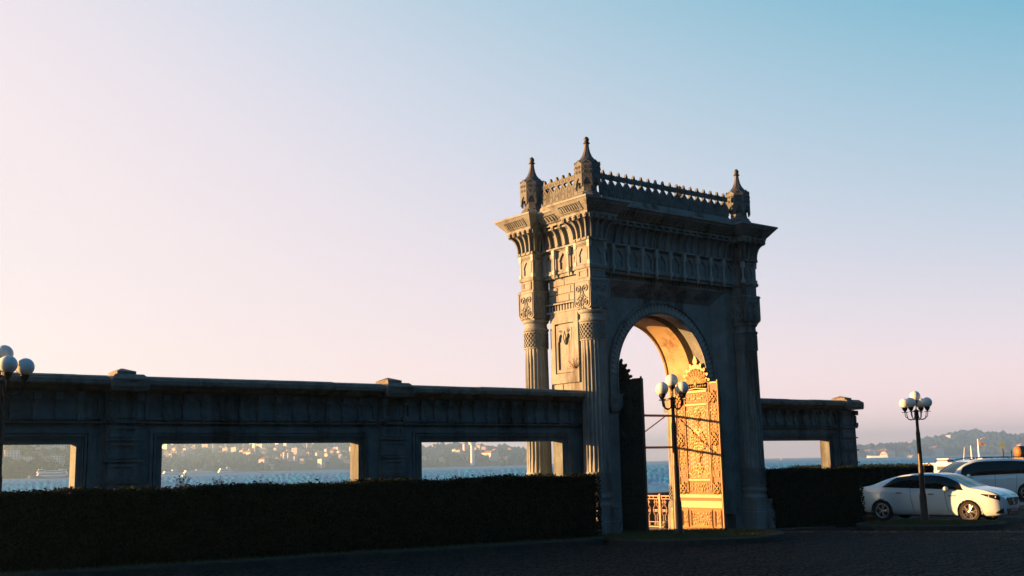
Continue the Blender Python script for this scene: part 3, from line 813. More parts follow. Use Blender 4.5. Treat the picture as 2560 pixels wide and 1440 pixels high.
        # pointed leaf on the rim
        e = .46*(1+.22*math.sin(a)**6); q = (cx+e*math.cos(a), cy+.10+e*math.sin(a))
        for tip, wd in ((.05, .042),):
            n = (math.cos(a), math.sin(a)); t2 = (-n[1], n[0])
            c.extrude([(q[0]-n[0]*.08+t2[0]*wd, q[1]-n[1]*.08+t2[1]*wd), (q[0]-n[0]*.08-t2[0]*wd, q[1]-n[1]*.08-t2[1]*wd), (q[0]+n[0]*tip*.3-t2[0]*wd*.9, q[1]+n[1]*tip*.3-t2[1]*wd*.9), (q[0]+n[0]*tip, q[1]+n[1]*tip), (q[0]+n[0]*tip*.3+t2[0]*wd*.9, q[1]+n[1]*tip*.3+t2[1]*wd*.9)][::-1], -.018, .02)
    # stepped finial bud
    b0 = cy+.10+.56
    c.extrude([(cx-.05, b0-.03), (cx+.05, b0-.03), (cx+.085, b0+.03), (cx+.06, b0+.055), (cx+.07, b0+.085), (cx+.04, b0+.11), (cx+.045, b0+.135), (cx, b0+.20), (cx-.045, b0+.135), (cx-.04, b0+.11), (cx-.07, b0+.085), (cx-.06, b0+.055), (cx-.085, b0+.03)], -.02, .024)
    c.tube([(cx-.40, cy-.06, .03), (cx, cy-.02, .04), (cx+.40, cy-.06, .03)], .018, 6)
    for k in range(9): c.tube([(p, q, .03) for p, q in spiral(cx-.34+.085*k, cy+.03, .03, .008, 0, 1.2, 8)], .010, 5)
    c.lathe([(.05, .03), (.05, .05), (.02, .065)], 12, cx, cy+.10)
    c.build('palmette_crest', gm, o, 30)
    # hinge straps on the back stile
    for y in (.35, 2.0, 3.6):
        hb = nb(); hb.tube([(-.02, y, 0), (-.02, y+.22, 0)], .028, 8); hb.build('hinge', M['iron'], o)
    return o
door((4.27, 1.50, GZ+.02), -PI/2, 1, M['gild'], M['recessshade'])
dl = door((1.22, 1.50, GZ+.02), math.radians(-79), 1, M['shadedleaf'], M['shadedleaf'])
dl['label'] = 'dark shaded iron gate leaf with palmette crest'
# braces across the passage
br = thing('passage_brace', 'two brown timber bars with a diagonal bracing the open gateway', 'brace', (CX, 1.62, 2.3))
for z in (3.20, 2.35):
    b = MB(); b.box(CX-1.545, CX+1.545, 1.59, 1.65, z-.03, z+.03); b.build('bar', M['bar'], br)
b = MB(); b.tube([(2.45, 1.62, 2.38), (3.95, 1.62, 3.17)], .016, 6); b.build('diagonal_bar', M['bar'], br)
# weed rooted in the side wall
def weed(loc, s, seed, name, label, cat='plant', mt=None):
    rnd = random.Random(seed); t = thing(name, label, cat, loc); b = MB(); st = MB()
    for k in range(int(26*s)+10):
        a = rnd.uniform(0, 2*PI); r = rnd.uniform(.02, .16)*s; z = rnd.uniform(-.02, .22)*s
        c = Vector(loc)+Vector((r*math.cos(a), r*math.sin(a), z)); d = Vector((rnd.uniform(-1, 1), rnd.uniform(-1, 1), rnd.uniform(-.4, 1))).normalized(); e = d.cross(Vector((rnd.uniform(-1, 1), rnd.uniform(-1, 1), .3))).normalized()
        l = rnd.uniform(.03, .06)*s; w = l*.27
        b.add([tuple(c), tuple(c+d*l*.5+e*w), tuple(c+d*l), tuple(c+d*l*.5-e*w)], [(0, 1, 2, 3)])
        st.tube([loc, tuple(Vector(loc)*.4+c*.6+Vector((0, 0, -.02))), tuple(c)], .003, 3)
    b.build('leaves', mt or M['leaf'], t); st.build('stem', M['bar'], t)
M['dryleaf'] = mat('dry_weed_leaf', (.10, .07, .025), .8, col2=(.06, .05, .02), scale=9)
weed((XL-.12, .78, 4.30), 1.0, 5, 'wall_weed', 'dry tuft of weed growing from a joint of the sunlit gate side', 'plant', M['dryleaf'])
# ================================================================ sea wall with openings
WY0, WY1 = .38, .72
S2 = M['stone2']
def wall_piece(root, x0, x1, bays, piers, sill, name_side):
    """bays: list of (xa, xb) openings ; piers: list of (xc, half)"""
    LZ, TZ = 2.50, 3.42
    # masonry body between openings
    b = MB(); xs = [x0]
    for a, c in bays: xs += [a, c]
    xs.append(x1)
    for i in range(0, len(xs), 2):
        if xs[i+1]-xs[i] > .02: b.box(xs[i], xs[i+1], WY0, WY1, g(xs[i])-.3, LZ)
    for a, c in bays: b.box(a+.0005, c-.0005, WY0+.002, WY1-.002, g(a)-.3, sill)
    b.build('masonry', S2, root)
    b = MB(); b.box(x0, x1, WY0, WY1, LZ+.0005, TZ); lint = b.build('lintel', S2, root)
    for a, c in bays:
        b = MB(); o = .24
        for (d, t, y) in ((o, .05, .045), (o-.075, .035, .06), (o-.13, .02, .04)):
            b.box(a-d, c+d, WY0-y, WY0, LZ+d-t, LZ+d)
            b.box(a-d, a-d+t, WY0-y+.001, WY0, sill, LZ+d-t); b.box(c+d-t, c+d, WY0-y+.001, WY0, sill, LZ+d-t)
        b.build('opening_frame', S2, root)
    return lint
def niche_mesh(w):
    b = MB(); b.frame((0, 0, 0), (1, 0, 0), (0, 0, 1), (0, -1, 0))
    nw = w*.36
    pts = [(-nw, 0), (nw, 0), (nw, .22), (nw*.86, .28), (nw*.55, .335), (0, .385), (-nw*.55, .335), (-nw*.86, .28), (-nw, .22)]
    b.holed(w-.004, .45, [(x, y+.012) for x, y in pts], .05, .003)
    return b.mesh('niche_panel', (0, 0, 0), False, [S2])
def console_mesh():
    b = MB(); b.frame((0, 0, 0), (1, 0, 0), (0, 0, 1), (0, -1, 0))
    b.bbox_(-.055, .055, -.03, .09, 0, .11, .01); b.lathe([(.028, .11), (.028, .122), (.01, .128)], 8, 0, .03)
    b.extrude([(-.03, -.03), (0, -.075), (.03, -.03)], 0, .08)
    b.box(-.03, .03, .09, .31, 0, .065)
    b.bbox_(-.06, .06, .32, .46, 0, .13, .01); b.lathe([(.03, .13), (.03, .142), (.012, .15)], 8, 0, .39)
    return b.mesh('console', (0, 0, 0), False, [S2])
con_me = console_mesh()
def frieze(root, xa, xb, n):
    w = (xb-xa)/n; me = niche_mesh(w)
    b = MB(); b.box(xa, xb, WY0-.075, WY0, 2.865, 2.895); b.box(xa, xb, WY0-.06, WY0, 2.93, 2.955); b.box(xa, xb, WY0-.10, WY0, 3.385, 3.418); fz = b.build('frieze', S2, root)
    for k in range(n): place('niche_panel', me, (xa+w*(k+.5), WY0, 2.957), fz)
    for k in range(1, n): place('console', con_me, (xa+w*k, WY0-.002, 2.94), fz)
def coping(root, x0, x1, seed, end0=False, end1=False):
    rnd = random.Random(seed); prof = [(WY0-.38+q, z) for q, z in ((.22, 3.421), (.13, 3.46), (.12, 3.50), (.03, 3.52), (.01, 3.545), (.01, 3.62), (.05, 3.635), (.06, 3.665), (.16, 3.70), (.55, 3.715))]
    x = x0
    while x < x1-.01:
        xe = min(x+rnd.uniform(.8, 1.3), x1)
        if x1-xe < .4: xe = x1
        dz = rnd.uniform(-.008, .008); dy = rnd.uniform(-.008, .008)
        ring = lambda xx: [(xx, y+dy, z+dz) for y, z in prof]+[(xx, WY0+WY1-y+dy, z+dz) for y, z in prof[::-1][1:]]
        b = MB(); b.rings([ring(x+.003), ring(xe-.003)]); b.build('coping_stone', M['coping'], root, 25); x = xe
def pier(root, xc, hw, n=5):
    b = MB(); y = WY0
    b.box(xc-hw, xc+hw, y-.09, y, g(xc)-.2, 2.865); b.box(xc-hw-.01, xc+hw+.01, y-.10, y, 2.866, 3.42)
    p = b.build('pier', S2, root)
    z = 2.83
    for k in range(n):
        h = .30 if k else .22
        b = MB(); b.frame((xc, y-.09, z-h), (1, 0, 0), (0, 0, 1), (0, -1, 0)); b.holed(hw*1.72, h-.02, [(-hw*.66, .05), (hw*.66, .05), (hw*.66, h-.07), (-hw*.66, h-.07)], .03, .004); b.reset(); b.build('recessed_panel', S2, p)
        b = MB(); b.box(xc-hw-.04, xc+hw+.04, y-.135, y-.06, z-h-.055, z-h-.02); b.build('string_course', S2, p); z -= h+.075
    b = MB(); b.frame((xc, y-.10, 2.96), (1, 0, 0), (0, 0, 1), (0, -1, 0)); b.holed(hw*1.5, .42, [(-hw*.5, .08), (hw*.5, .08), (hw*.5, .34), (-hw*.5, .34)], .03, .004); b.box(-hw-.04, hw+.04, -.095, -.03, -.02, .05); b.reset(); b.build('recessed_panel', S2, p)
    for sx in (-1, 1): place('console', con_me, (xc+sx*(hw-.05), y-.10, 2.94), p)
    b = MB(); hh = hw+.015
    y0 = WY0-.38; b.rect([(xc-hh, xc+hh, y0-.03, WY1+.06, 3.43), (xc-hh-.02, xc+hh+.02, y0-.05, WY1+.08, 3.50), (xc-hh-.02, xc+hh+.02, y0-.05, WY1+.08, 3.64), (xc-hh+.06, xc+hh-.06, y0+.06, WY1-.02, 3.725)])
    b.frame((xc, y0-.05, 3.50), (1, 0, 0), (0, 0, 1), (0, -1, 0)); b.holed(hh*1.8, .135, [(-hh*.66, .03), (hh*.66, .03), (hh*.66, .105), (-hh*.66, .105)], .022, .003); b.reset()
    b.build('pier_coping', M['coping'], p)
    b = MB(); b.rect([(xc-.17, xc+.17, y0+.22, y0+.72, 3.715), (xc-.17, xc+.17, y0+.22, y0+.72, 3.79), (xc-.02, xc+.02, y0+.50, y0+.54, 3.86)]); b.build('pier_cap', M['coping'], p)

lw = thing('sea_wall', 'long weathered stone wall with three openings and carved frieze beside the gate', 'wall', (-8, .55, .3))
lint = wall_piece(lw, -19.0, XL-.02, [(-16.0, -11.80), (-10.28, -6.20), (-4.66, -.74)], [], .75, 'l')
for xa, xb, n in ((-16.2, -11.40, 13), (-10.62, -5.82, 13), (-5.02, -.12, 14)): frieze(lw, xa, xb, n)
for x in (-16.62, -11.02, -5.42): pier(lw, x, .30)
coping(lw, -19.0, -17.0, 1); coping(lw, -16.28, -11.37, 2); coping(lw, -10.67, -5.77, 3); coping(lw, -5.07, XL-.36, 4)
rw = thing('sea_wall', 'short weathered stone wall with one opening and an end pier beyond the gate', 'wall', (8.4, .95, .1))
WY0, WY1 = 1.20, 1.54
wall_piece(rw, XR+.02, 11.76, [(XR+.40, 10.52)], [], .10, 'r')
frieze(rw, XR+.30, 10.93, 13); pier(rw, 11.40, .37); coping(rw, XR+.40, 10.98, 7)
# ================================================================ forecourt, kerbs, hedges, quay, sea
import numpy as np
b = MB(); xs = [-400, -120, -60, -30, -24, -18, -12, -6, 0, 5.5, 9, 12, 14.2, 20, 30, 60, 200]; ys = [-400, -100, -40, -20, -10, -3, 1.9]
vs = [(x, y, g(x)-.03) for y in ys for x in xs]; n = len(xs)
b.add(vs, [(j*n+i, j*n+i+1, (j+1)*n+i+1, (j+1)*n+i) for j in range(len(ys)-1) for i in range(n-1)])
road = b.build('road', M['mortar'], None, org=(0, 0, 0)); tag(road, kind='structure')
# setts, in rows: the ones that show largest are pieces, the rest one mass
def in_view(x, y, z):
    d = Vector((x, y, z))-CAM; dz = d.dot(fw)
    if dz < 1: return None
    return (.5+2719/2560*d.dot(rt)/dz, .5-2719/1440*d.dot(up)/dz)
rng = random.Random(11); rows = []
y = -17.0; r = 0
KX = lambda x: -1.45                                    # front line of the planting strip
def on_kerb(x, y):
    if x < -.2 and y > -1.30: return True
    if (x-1.25)**2/2.55**2+(y+1.55)**2/1.95**2 < 1: return True
    if ((x-10.1)/2.6)**2+((y+2.3)/1.55)**2 < 1: return True
    return y > -.45 and (x < 4.0 or x > 4.9)
while y < -.5:
    wd = rng.uniform(.10, .125); x = -19.0+rng.uniform(0, .2)
    while x < 17:
        ln = rng.uniform(.13, .21)
        if not on_kerb(x, y) : rows.append((x, y, ln-.014, wd-.014))
        x += ln
    y += wd; r += 1
def sett_geo(x, y, l, w, V, F):
    z = g(x)-.012+rng.uniform(-.006, .008); o = len(V); c = .016; j = lambda: rng.uniform(-.006, .006)
    tx, ty = rng.uniform(-.02, .02), rng.uniform(-.03, .03)
    for (dx, dy) in ((0, 0), (l, 0), (l, w), (0, w)): V.append((x+dx+j(), y+dy+j(), z-.04))
    for (dx, dy) in ((c, c), (l-c, c), (l-c, w-c), (c, w-c)): V.append((x+dx+j(), y+dy+j(), z+(dx-l/2)*tx+(dy-w/2)*ty))
    for f in ((4, 5, 6, 7), (0, 1, 5, 4), (1, 2, 6, 5), (2, 3, 7, 6), (3, 0, 4, 7)): F.append(tuple(o+i for i in f))
vis = []
for q in rows:
    p = in_view(q[0], q[1], g(q[0]))
    if p and 0 < p[0] < 1 and p[1] < 1: vis.append(((Vector((q[0], q[1], 0))-CAM).length, q))
vis.sort(key=lambda t: t[0]); near = set(id(q) for _, q in vis[:280])
V, F = [], []
for q in rows:
    if id(q) in near:
        v, f = [], []; sett_geo(*q, v, f); mb = MB(); mb.add(v, f); mb.build('sett', M['cobble'], road)
    else: sett_geo(*q, V, F)
me = bpy.data.meshes.new('setts'); me.from_pydata(V, [], F); me.materials.append(M['cobble'])
o = place('setts', me, (0, 0, 0), road); tag(o, kind='stuff')

# kerbs: stones laid along a line, each one a piece
def kerb_line(root, pts, w=.16, h=.13, seed=1, stone=.75):
    rnd = random.Random(seed); pts = [Vector((p[0], p[1], 0)) for p in pts]
    seg = [0]
    for a, c in zip(pts, pts[1:]): seg.append(seg[-1]+(c-a).length)
    def at(s):
        for i in range(len(seg)-1):
            if s <= seg[i+1] or i == len(seg)-2:
                d = (pts[i+1]-pts[i]).normalized(); return pts[i]+d*(s-seg[i]), d
    s = 0
    while s < seg[-1]-.05:
        e = min(s+stone*rnd.uniform(.85, 1.15), seg[-1]); P = []
        m = 3; up_ = rnd.uniform(-.008, .008); sh = rnd.uniform(-.008, .008)
        R = []
        for k in range(m):
            p, d = at(s+.006+(e-s-.012)*k/(m-1)); nrm = Vector((d.y, -d.x, 0)); z = g(p.x)
            R.append([tuple(p+nrm*(a+sh)+Vector((0, 0, z+q))) for a, q in ((w/2, -.06), (w/2, h-.025+up_), (w/2-.025, h+up_), (-w/2, h+up_), (-w/2, -.06))])
        b = MB(); b.rings(R); b.build('kerb_stone', M['kerb'], root); s = e
ks = bpy.data.objects.new('kerb', None); S.collection.objects.link(ks); ks['kind'] = 'structure'; WL['kerb'] = Vector((0, 0, 0))
isl = [(-19, -1.33), (-1.0, -1.33)] + [(1.25+2.5*math.cos(t), -1.55+1.9*math.sin(t)) for t in [math.radians(q) for q in range(195, 385, 10)]]
kerb_line(ks, isl, seed=2)
isr = [(10.1+2.55*math.cos(t), -2.3+1.5*math.sin(t)) for t in [math.radians(q) for q in range(0, 361, 12)]]
kerb_line(ks, isr, seed=3)
kerb_line(ks, [(4.9, -.62), (5.9, -.62), (7.6, -.95)], seed=4, h=.05)
# planting beds with soil, then grass blades
def bed(name, poly, z):
    b = MB(); b.add([(x, y, g(x)+z) for x, y in poly], [tuple(range(len(poly)))]); o = b.build(name, M['soil'], None, org=(0, 0, 0)); tag(o, kind='structure'); return o
bed('planting_bed', [(-19, -1.30), (-13, -1.30), (-7, -1.30), (-1.0, -1.30), (.15, -.38), (.15, .36), (-19, .36)], .10)
bed('grass_island', [(1.25+2.46*math.cos(math.radians(t)), -1.55+1.86*math.sin(math.radians(t))) for t in range(0, 360, 12)], .098)
bed('grass_island', [(10.1+2.5*math.cos(math.radians(t)), -2.3+1.45*math.sin(math.radians(t))) for t in range(0, 360, 12)], .098)
bed('planting_bed', [(XR, -.40), (9.0, -.40), (10.2, -.40), (10.2, 1.18), (XR, 1.18)], .03)

gv, gf = [], []
def blades(n, fn, hmin, hmax, rnd):
    for _ in range(n):
        x, y, z = fn(rnd); a = rnd.uniform(0, 2*PI); h = rnd.uniform(hmin, hmax); w = .006; lx, ly = rnd.uniform(-.03, .03), rnd.uniform(-.03, .03); o = len(gv)
        gv.extend([(x-w*math.cos(a), y-w*math.sin(a), z), (x+w*math.cos(a), y+w*math.sin(a), z), (x+lx, y+ly, z+h)]); gf.append((o, o+1, o+2))
rnd = random.Random(4)
def ell(cx, cy, rx, ry):
    def f(r):
        while True:
            u, v = r.uniform(-1, 1), r.uniform(-1, 1)
            if u*u+v*v < 1: x = cx+rx*u; return (x, cy+ry*v, g(x)+.095)
    return f
blades(26000, ell(1.25, -1.55, 2.42, 1.82), .03, .085, rnd); blades(16000, ell(10.1, -2.3, 2.46, 1.42), .03, .085, rnd)
def strip(r): x = r.uniform(-15, -.7); return (x, r.uniform(-1.24, -1.0), g(x)+.095)
blades(9000, strip, .03, .09, rnd)
me = bpy.data.meshes.new('grass'); me.from_pydata(gv, [], gf); me.materials.append(M['grass'])
gr = place('grass', me, (0, 0, 0)); tag(gr, 'short dark grass on the kerbed islands', 'grass', kind='stuff')

# hedges
def hedge(x0, x1, y0, y1, top, label, n, seed, ends=(True, True)):
    rnd = random.Random(seed); zb = min(g(x0), g(x1)); t = thing('clipped_hedge', label, 'hedge', ((x0+x1)/2, (y0+y1)/2, zb))
    b = MB(); e = .07
    b.rect([(x0+e, x1-e, y0+e, y1-e, zb-.05), (x0+e, x1-e, y0+e, y1-e, top-.018)]); b.build('twigs', M['hedgecore'], t)
    V, F = [], []; L_, D_, H_ = x1-x0, y1-y0, top-zb
    areas = [('t', L_*D_*1.6), ('f', L_*H_), ('b', L_*H_*.35), ('l', D_*H_), ('r', D_*H_)]; tot = sum(a for _, a in areas)
    for kind, a in areas:
        for _ in range(int(n*a/tot)):
            u, v, d = rnd.random(), rnd.random(), rnd.gauss(0, .022)
            if kind == 't' and rnd.random() < .06: d += rnd.uniform(0, .075)
            if kind == 't': p = Vector((x0+L_*u, y0+D_*v, top+d+.018*math.sin(x0+u*L_*2.1)+.012*math.sin(u*L_*5.7))); nn = Vector((0, 0, 1))
            elif kind == 'f': p = Vector((x0+L_*u, y0-d, zb+H_*v)); nn = Vector((0, -1, 0))
            elif kind == 'b': p = Vector((x0+L_*u, y1+d, zb+H_*v)); nn = Vector((0, 1, 0))
            elif kind == 'l': p = Vector((x0-d, y0+D_*u, zb+H_*v)); nn = Vector((-1, 0, 0))
            else: p = Vector((x1+d, y0+D_*u, zb+H_*v)); nn = Vector((1, 0, 0))
            nn = (nn+Vector((rnd.gauss(0, .6), rnd.gauss(0, .6), rnd.gauss(0, .6)))).normalized()
            a1 = nn.cross(Vector((rnd.uniform(-1, 1), rnd.uniform(-1, 1), rnd.uniform(-1, 1)))).normalized(); a2 = nn.cross(a1)
            l = rnd.uniform(.022, .04); w = l*.55; o = len(V)
            V.extend([tuple(p-a1*l), tuple(p+a2*w), tuple(p+a1*l), tuple(p-a2*w)]); F.append((o, o+1, o+2, o+3))
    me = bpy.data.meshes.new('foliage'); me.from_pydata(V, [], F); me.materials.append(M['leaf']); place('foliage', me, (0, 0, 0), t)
    return t
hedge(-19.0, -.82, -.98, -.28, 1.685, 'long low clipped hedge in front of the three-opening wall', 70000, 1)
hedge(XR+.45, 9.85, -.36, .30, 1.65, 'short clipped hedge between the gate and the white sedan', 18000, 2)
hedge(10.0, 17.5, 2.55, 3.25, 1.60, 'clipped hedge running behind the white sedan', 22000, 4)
hedge(20.65, 21.4, 4.4, 11.0, 1.62, 'added hedge at right angles behind the sedan, shading the estate car', 9000, 6)  # added to keep the low sun off the estate car, mostly out of sight
# rose sprigs over the hedge
weed((-10.25, -.55, 1.66), 1.1, 21, 'rose_sprig', 'small leafy rose sprig above the hedge by the opening edge', 'plant')
weed((-9.55, -.55, 1.66), 1.0, 22, 'rose_sprig', 'thin upright rose sprig above the hedge near mid-opening', 'plant')

# quay behind the wall and the sea
b = MB(); b.box(-400, 200, 1.90, 6.2, -3.2, .07); q = b.build('quay', M['quay'], None, org=(0, 0, 0)); tag(q, kind='structure')
b = MB(); b.box(5.3, 60, 6.3-.6, 6.0, .071, 1.0); pw = b.build('quay_parapet', M['coping'], None); tag(pw, 'low dark stone parapet along the quay behind the gate railing', 'parapet')
def sea_mat():
    m = bpy.data.materials.new('sea_water'); m.use_nodes = True; nt = m.node_tree; nt.nodes.clear(); N = nt.nodes.new; L = nt.links.new
    geo = N('ShaderNodeNewGeometry'); mp = N('ShaderNodeMapping'); L(geo.outputs['Position'], mp.inputs['Vector']); mp.inputs['Rotation'].default_value = (0, 0, math.radians(40)); mp.inputs['Scale'].default_value = (1, .45, 1)
    h = None
    for sc, st in ((.12, .6), (.5, .3)):
        n = N('ShaderNodeTexNoise'); n.inputs['Scale'].default_value = sc; n.inputs['Detail'].default_value = 3; L(mp.outputs[0], n.inputs['Vector'])
        k = N('ShaderNodeMath'); k.operation = 'MULTIPLY'; k.inputs[1].default_value = st; L(n.outputs['Fac'], k.inputs[0])
        if h is None: h = k.outputs[0]
        else:
            ad = N('ShaderNodeMath'); ad.operation = 'ADD'; L(h, ad.inputs[0]); L(k.outputs[0], ad.inputs[1]); h = ad.outputs[0]
    bp = N('ShaderNodeBump'); bp.inputs['Strength'].default_value = 1.0; bp.inputs['Distance'].default_value = 1.0; L(h, bp.inputs['Height'])
    f = N('ShaderNodeTexNoise'); f.inputs['Scale'].default_value = .22; f.inputs['Detail'].default_value = 7; f.inputs['Roughness'].default_value = .7; L(mp.outputs[0], f.inputs['Vector'])
    r = N('ShaderNodeMapRange'); r.inputs[1].default_value = .66; r.inputs[2].default_value = .74; L(f.outputs['Fac'], r.inputs[0])
    mx = N('ShaderNodeMix'); mx.data_type = 'RGBA'; L(r.outputs[0], mx.inputs[0]); mx.inputs[6].default_value = (.001, .16, .32, 1); mx.inputs[7].default_value = (.35, .45, .5, 1)
    df = N('ShaderNodeBsdfDiffuse'); L(mx.outputs[2], df.inputs['Color']); L(bp.outputs[0], df.inputs['Normal'])
    gs = N('ShaderNodeBsdfGlossy'); gs.inputs['Roughness'].default_value = .2; gs.inputs['Color'].default_value = (.7, .88, 1, 1); L(bp.outputs[0], gs.inputs['Normal'])
    lw_ = N('ShaderNodeFresnel'); lw_.inputs['IOR'].default_value = 1.33; L(bp.outputs[0], lw_.inputs['Normal'])
    k = N('ShaderNodeMath'); k.operation = 'MULTIPLY'; k.inputs[1].default_value = .19; L(lw_.outputs[0], k.inputs[0])
    ms = N('ShaderNodeMixShader'); L(k.outputs[0], ms.inputs[0]); L(df.outputs[0], ms.inputs[1]); L(gs.outputs[0], ms.inputs[2])
    ou = N('ShaderNodeOutputMaterial'); L(ms.outputs[0], ou.inputs['Surface'])
    return m
M['sea'] = sea_mat()
def build_sea():
    """choppy water: a fan of quads that widens with distance, plus the flat sheet out to the horizon"""
    az0, az1, nc = math.radians(18), math.radians(86), 1050
    d = [30.0]
    while d[-1] < 4200: d.append(d[-1]*(1.0052 if 190 < d[-1] < 1000 else 1.03))
    d = np.array(d); nr = len(d); az = np.linspace(az0, az1, nc)
    rg = np.random.default_rng(5); I, J = np.meshgrid(np.arange(nr), np.arange(nc), indexing='ij'); h = np.zeros((nr, nc))
    for _ in range(90):
        lam = rg.uniform(3.8, 8); kx, ky = 2*PI/lam, rg.choice([-1, 1])*2*PI/rg.uniform(6, 15)
        h += np.sin(I*kx+J*ky+rg.uniform(0, 6.28))*lam**.6
    h /= h.std(); h = np.sign(h)*np.abs(h)**1.15
    patch_ = .8+.2*np.sin(I*.09+np.sin(J*.011)*1.5+1.0)*np.cos(J*.008+I*.03)
    amp = (np.minimum(d*.00085, .34)*np.clip((d-150)/60, .1, 1)*np.clip((1050-d)/300, .1, 1))[:, None]*patch_
    fade = np.clip((d-30)/20, 0, 1)[:, None]
    z = SEA+.02+amp*h*fade
    X = CAM.x+d[:, None]*np.cos(az)[None, :]; Y = CAM.y+d[:, None]*np.sin(az)[None, :]
    keep = Y > 6.0
    V = np.stack([X, Y, z], -1).reshape(-1, 3)
    idx = (np.arange(nr)[:, None]*nc+np.arange(nc)[None, :])
    q = np.stack([idx[:-1, :-1], idx[1:, :-1], idx[1:, 1:], idx[:-1, 1:]], -1).reshape(-1, 4)
    ok = keep.reshape(-1)[q].all(1); q = q[ok][:, ::-1]
    me = bpy.data.meshes.new('sea'); me.vertices.add(len(V)); me.vertices.foreach_set('co', V.astype(np.float32).ravel())
    me.loops.add(q.size); me.loops.foreach_set('vertex_index', q.ravel().astype(np.int32)); me.polygons.add(len(q)); me.polygons.foreach_set('loop_start', np.arange(0, q.size, 4, dtype=np.int32)); me.polygons.foreach_set('loop_total', np.full(len(q), 4, dtype=np.int32))
    me.polygons.foreach_set('use_smooth', np.ones(len(q), dtype=bool)); me.update(); me.validate(); me.materials.append(M['sea'])
    o = place('sea', me, (0, 0, 0)); tag(o, kind='structure')
    b = MB(); b.add([(-16000, 6.19, SEA-1.3), (16000, 6.19, SEA-1.3), (16000, 16000, SEA-1.3), (-16000, 16000, SEA-1.3)], [(0, 1, 2, 3)]); b.build('open_sea', M['sea'], o, org=(0, 0, 0))
build_sea()
# ================================================================ street lamps
def lamp_meshes():
    p = MB(); p.lathe([(.115, 0), (.115, .10), (.105, .12), (.10, .75), (.085, .80), (.078, .86), (.075, 1.55), (.066, 1.58), (.062, 1.62), (.058, 2.5), (.05, 2.56), (.044, 2.62), (.040, 3.0)], 16)
    c = MB(); c.lathe([(.052, 2.90), (.058, 2.93), (.056, 3.10), (.10, 3.115), (.105, 3.125), (.06, 3.15), (.02, 3.18), (.02, 3.32)], 14)
    arm = MB()
    for k, off in enumerate((-.018, .03)):
        pts = [(.05, 0, 2.98), (.07, 0, 2.93), (.11, 0, 2.895-off*.2), (.17, 0, 2.885-off*.3), (.25, 0, 2.91-off*.3), (.30-off, 0, 2.97), (.315-off, 0, 3.04), (.32-off, 0, 3.10)]
        arm.tube(pts, .011, 6)
    arm.tube([(.055, 0, 3.09), (.06, 0, 2.97), (.09, 0, 2.90)], .009, 6)
    arm.box(.24, .42, -.018, .018, 3.095, 3.112)
    cup = MB(); cup.lathe([(.022, 0), (.03, .02), (.055, .05), (.075, .09), (.08, .13), (.062, .135)], 16)
    glb = MB(); glb.sphere((0, 0, .245), .146, 32, 20, .42)
    return [m.mesh(n, (0, 0, 0), sm, [M[k]]) for m, n, sm, k in ((p, 'pole', 40, 'iron'), (c, 'collar', 40, 'iron'), (arm, 'arm', 50, 'iron'), (cup, 'lamp_cup', 45, 'iron'), (glb, 'globe', 'all', 'globe'))]
LM = lamp_meshes()
def lamp(x, y, z, rot, label, h=3.32):
    t = thing('street_lamp', label, 'street lamp', (x, y, z), 'globe street lamps')
    k = (h-3.32)
    place('pole', LM[0], (x, y, z), t, 0, (1, 1, 1+k/3.0)); place('collar', LM[1], (x, y, z+k), t)
    c = place('lamp_cup', LM[3], (x, y, z+k+3.31), t); place('globe', LM[4], (x, y, z+k+3.31), c)
    for i in range(4):
        a = rot+i*PI/2; ar = place('arm', LM[2], (x, y, z+k), t, a)
        px, py = x+.33*math.cos(a), y+.33*math.sin(a)
        cu = bpy.data.objects.new('lamp_cup', LM[3]); S.collection.objects.link(cu); cu.parent = ar; cu.location = (.33, 0, 3.112)
        gl = bpy.data.objects.new('globe', LM[4]); S.collection.objects.link(gl); gl.parent = ar; gl.location = (.33, 0, 3.112)
def face(x, y): return math.atan2(y-CAM.y, x-CAM.x)
lamp(.99, -1.59, g(.99)+.095, face(.99, -1.59)+PI/4+.03, 'black lamp post with white globes on the grass before the gateway', 3.31)
lamp(10.82, -1.63, g(10.82)+.09, face(10.82, -1.63)-PI/2-.42, 'black lamp post with five bluish globes in front of the white sedan', 3.32)
lamp(-13.27, -.63, g(-13.3)+.09, face(-13.27, -.63)-PI/2+.2, 'black globe lamp post cut by the left picture edge', 3.22)
# ================================================================ cars
M['carwhite'] = mat('white_car_paint', (.47, .60, .68), .25, spec=.5, coat=.8)
M['glass'] = mat('dark_car_glass', (.004, .005, .006), .05, spec=.28)
M['tyre'] = mat('tyre_rubber', (.012, .012, .012), .85)
M['alloy'] = mat('alloy_rim', (.55, .55, .55), .3, metal=.9)
M['blackplastic'] = mat('black_plastic', (.01, .01, .01), .45)
M['chrome'] = mat('chrome', (.6, .6, .6), .15, metal=1)
M['lampglass'] = mat('clear_lamp', (.6, .6, .62), .1, spec=.8)
def interp(keys, vals, x):
    if x <= keys[0]: return vals[0]
    if x >= keys[-1]: return vals[-1]
    for i in range(len(keys)-1):
        if x <= keys[i+1]: break
    h = keys[i+1]-keys[i]; t = (x-keys[i])/h
    def sl(j):
        if j == 0: return (vals[1]-vals[0])/(keys[1]-keys[0])
        if j == len(keys)-1: return (vals[-1]-vals[-2])/(keys[-1]-keys[-2])
        a = (vals[j]-vals[j-1])/(keys[j]-keys[j-1]); c = (vals[j+1]-vals[j])/(keys[j+1]-keys[j])
        return 0 if a*c <= 0 else 2*a*c/(a+c)
    m0, m1 = sl(i)*h, sl(i+1)*h
    return (2*t**3-3*t*t+1)*vals[i]+(t**3-2*t*t+t)*m0+(-2*t**3+3*t*t)*vals[i+1]+(t**3-t*t)*m1
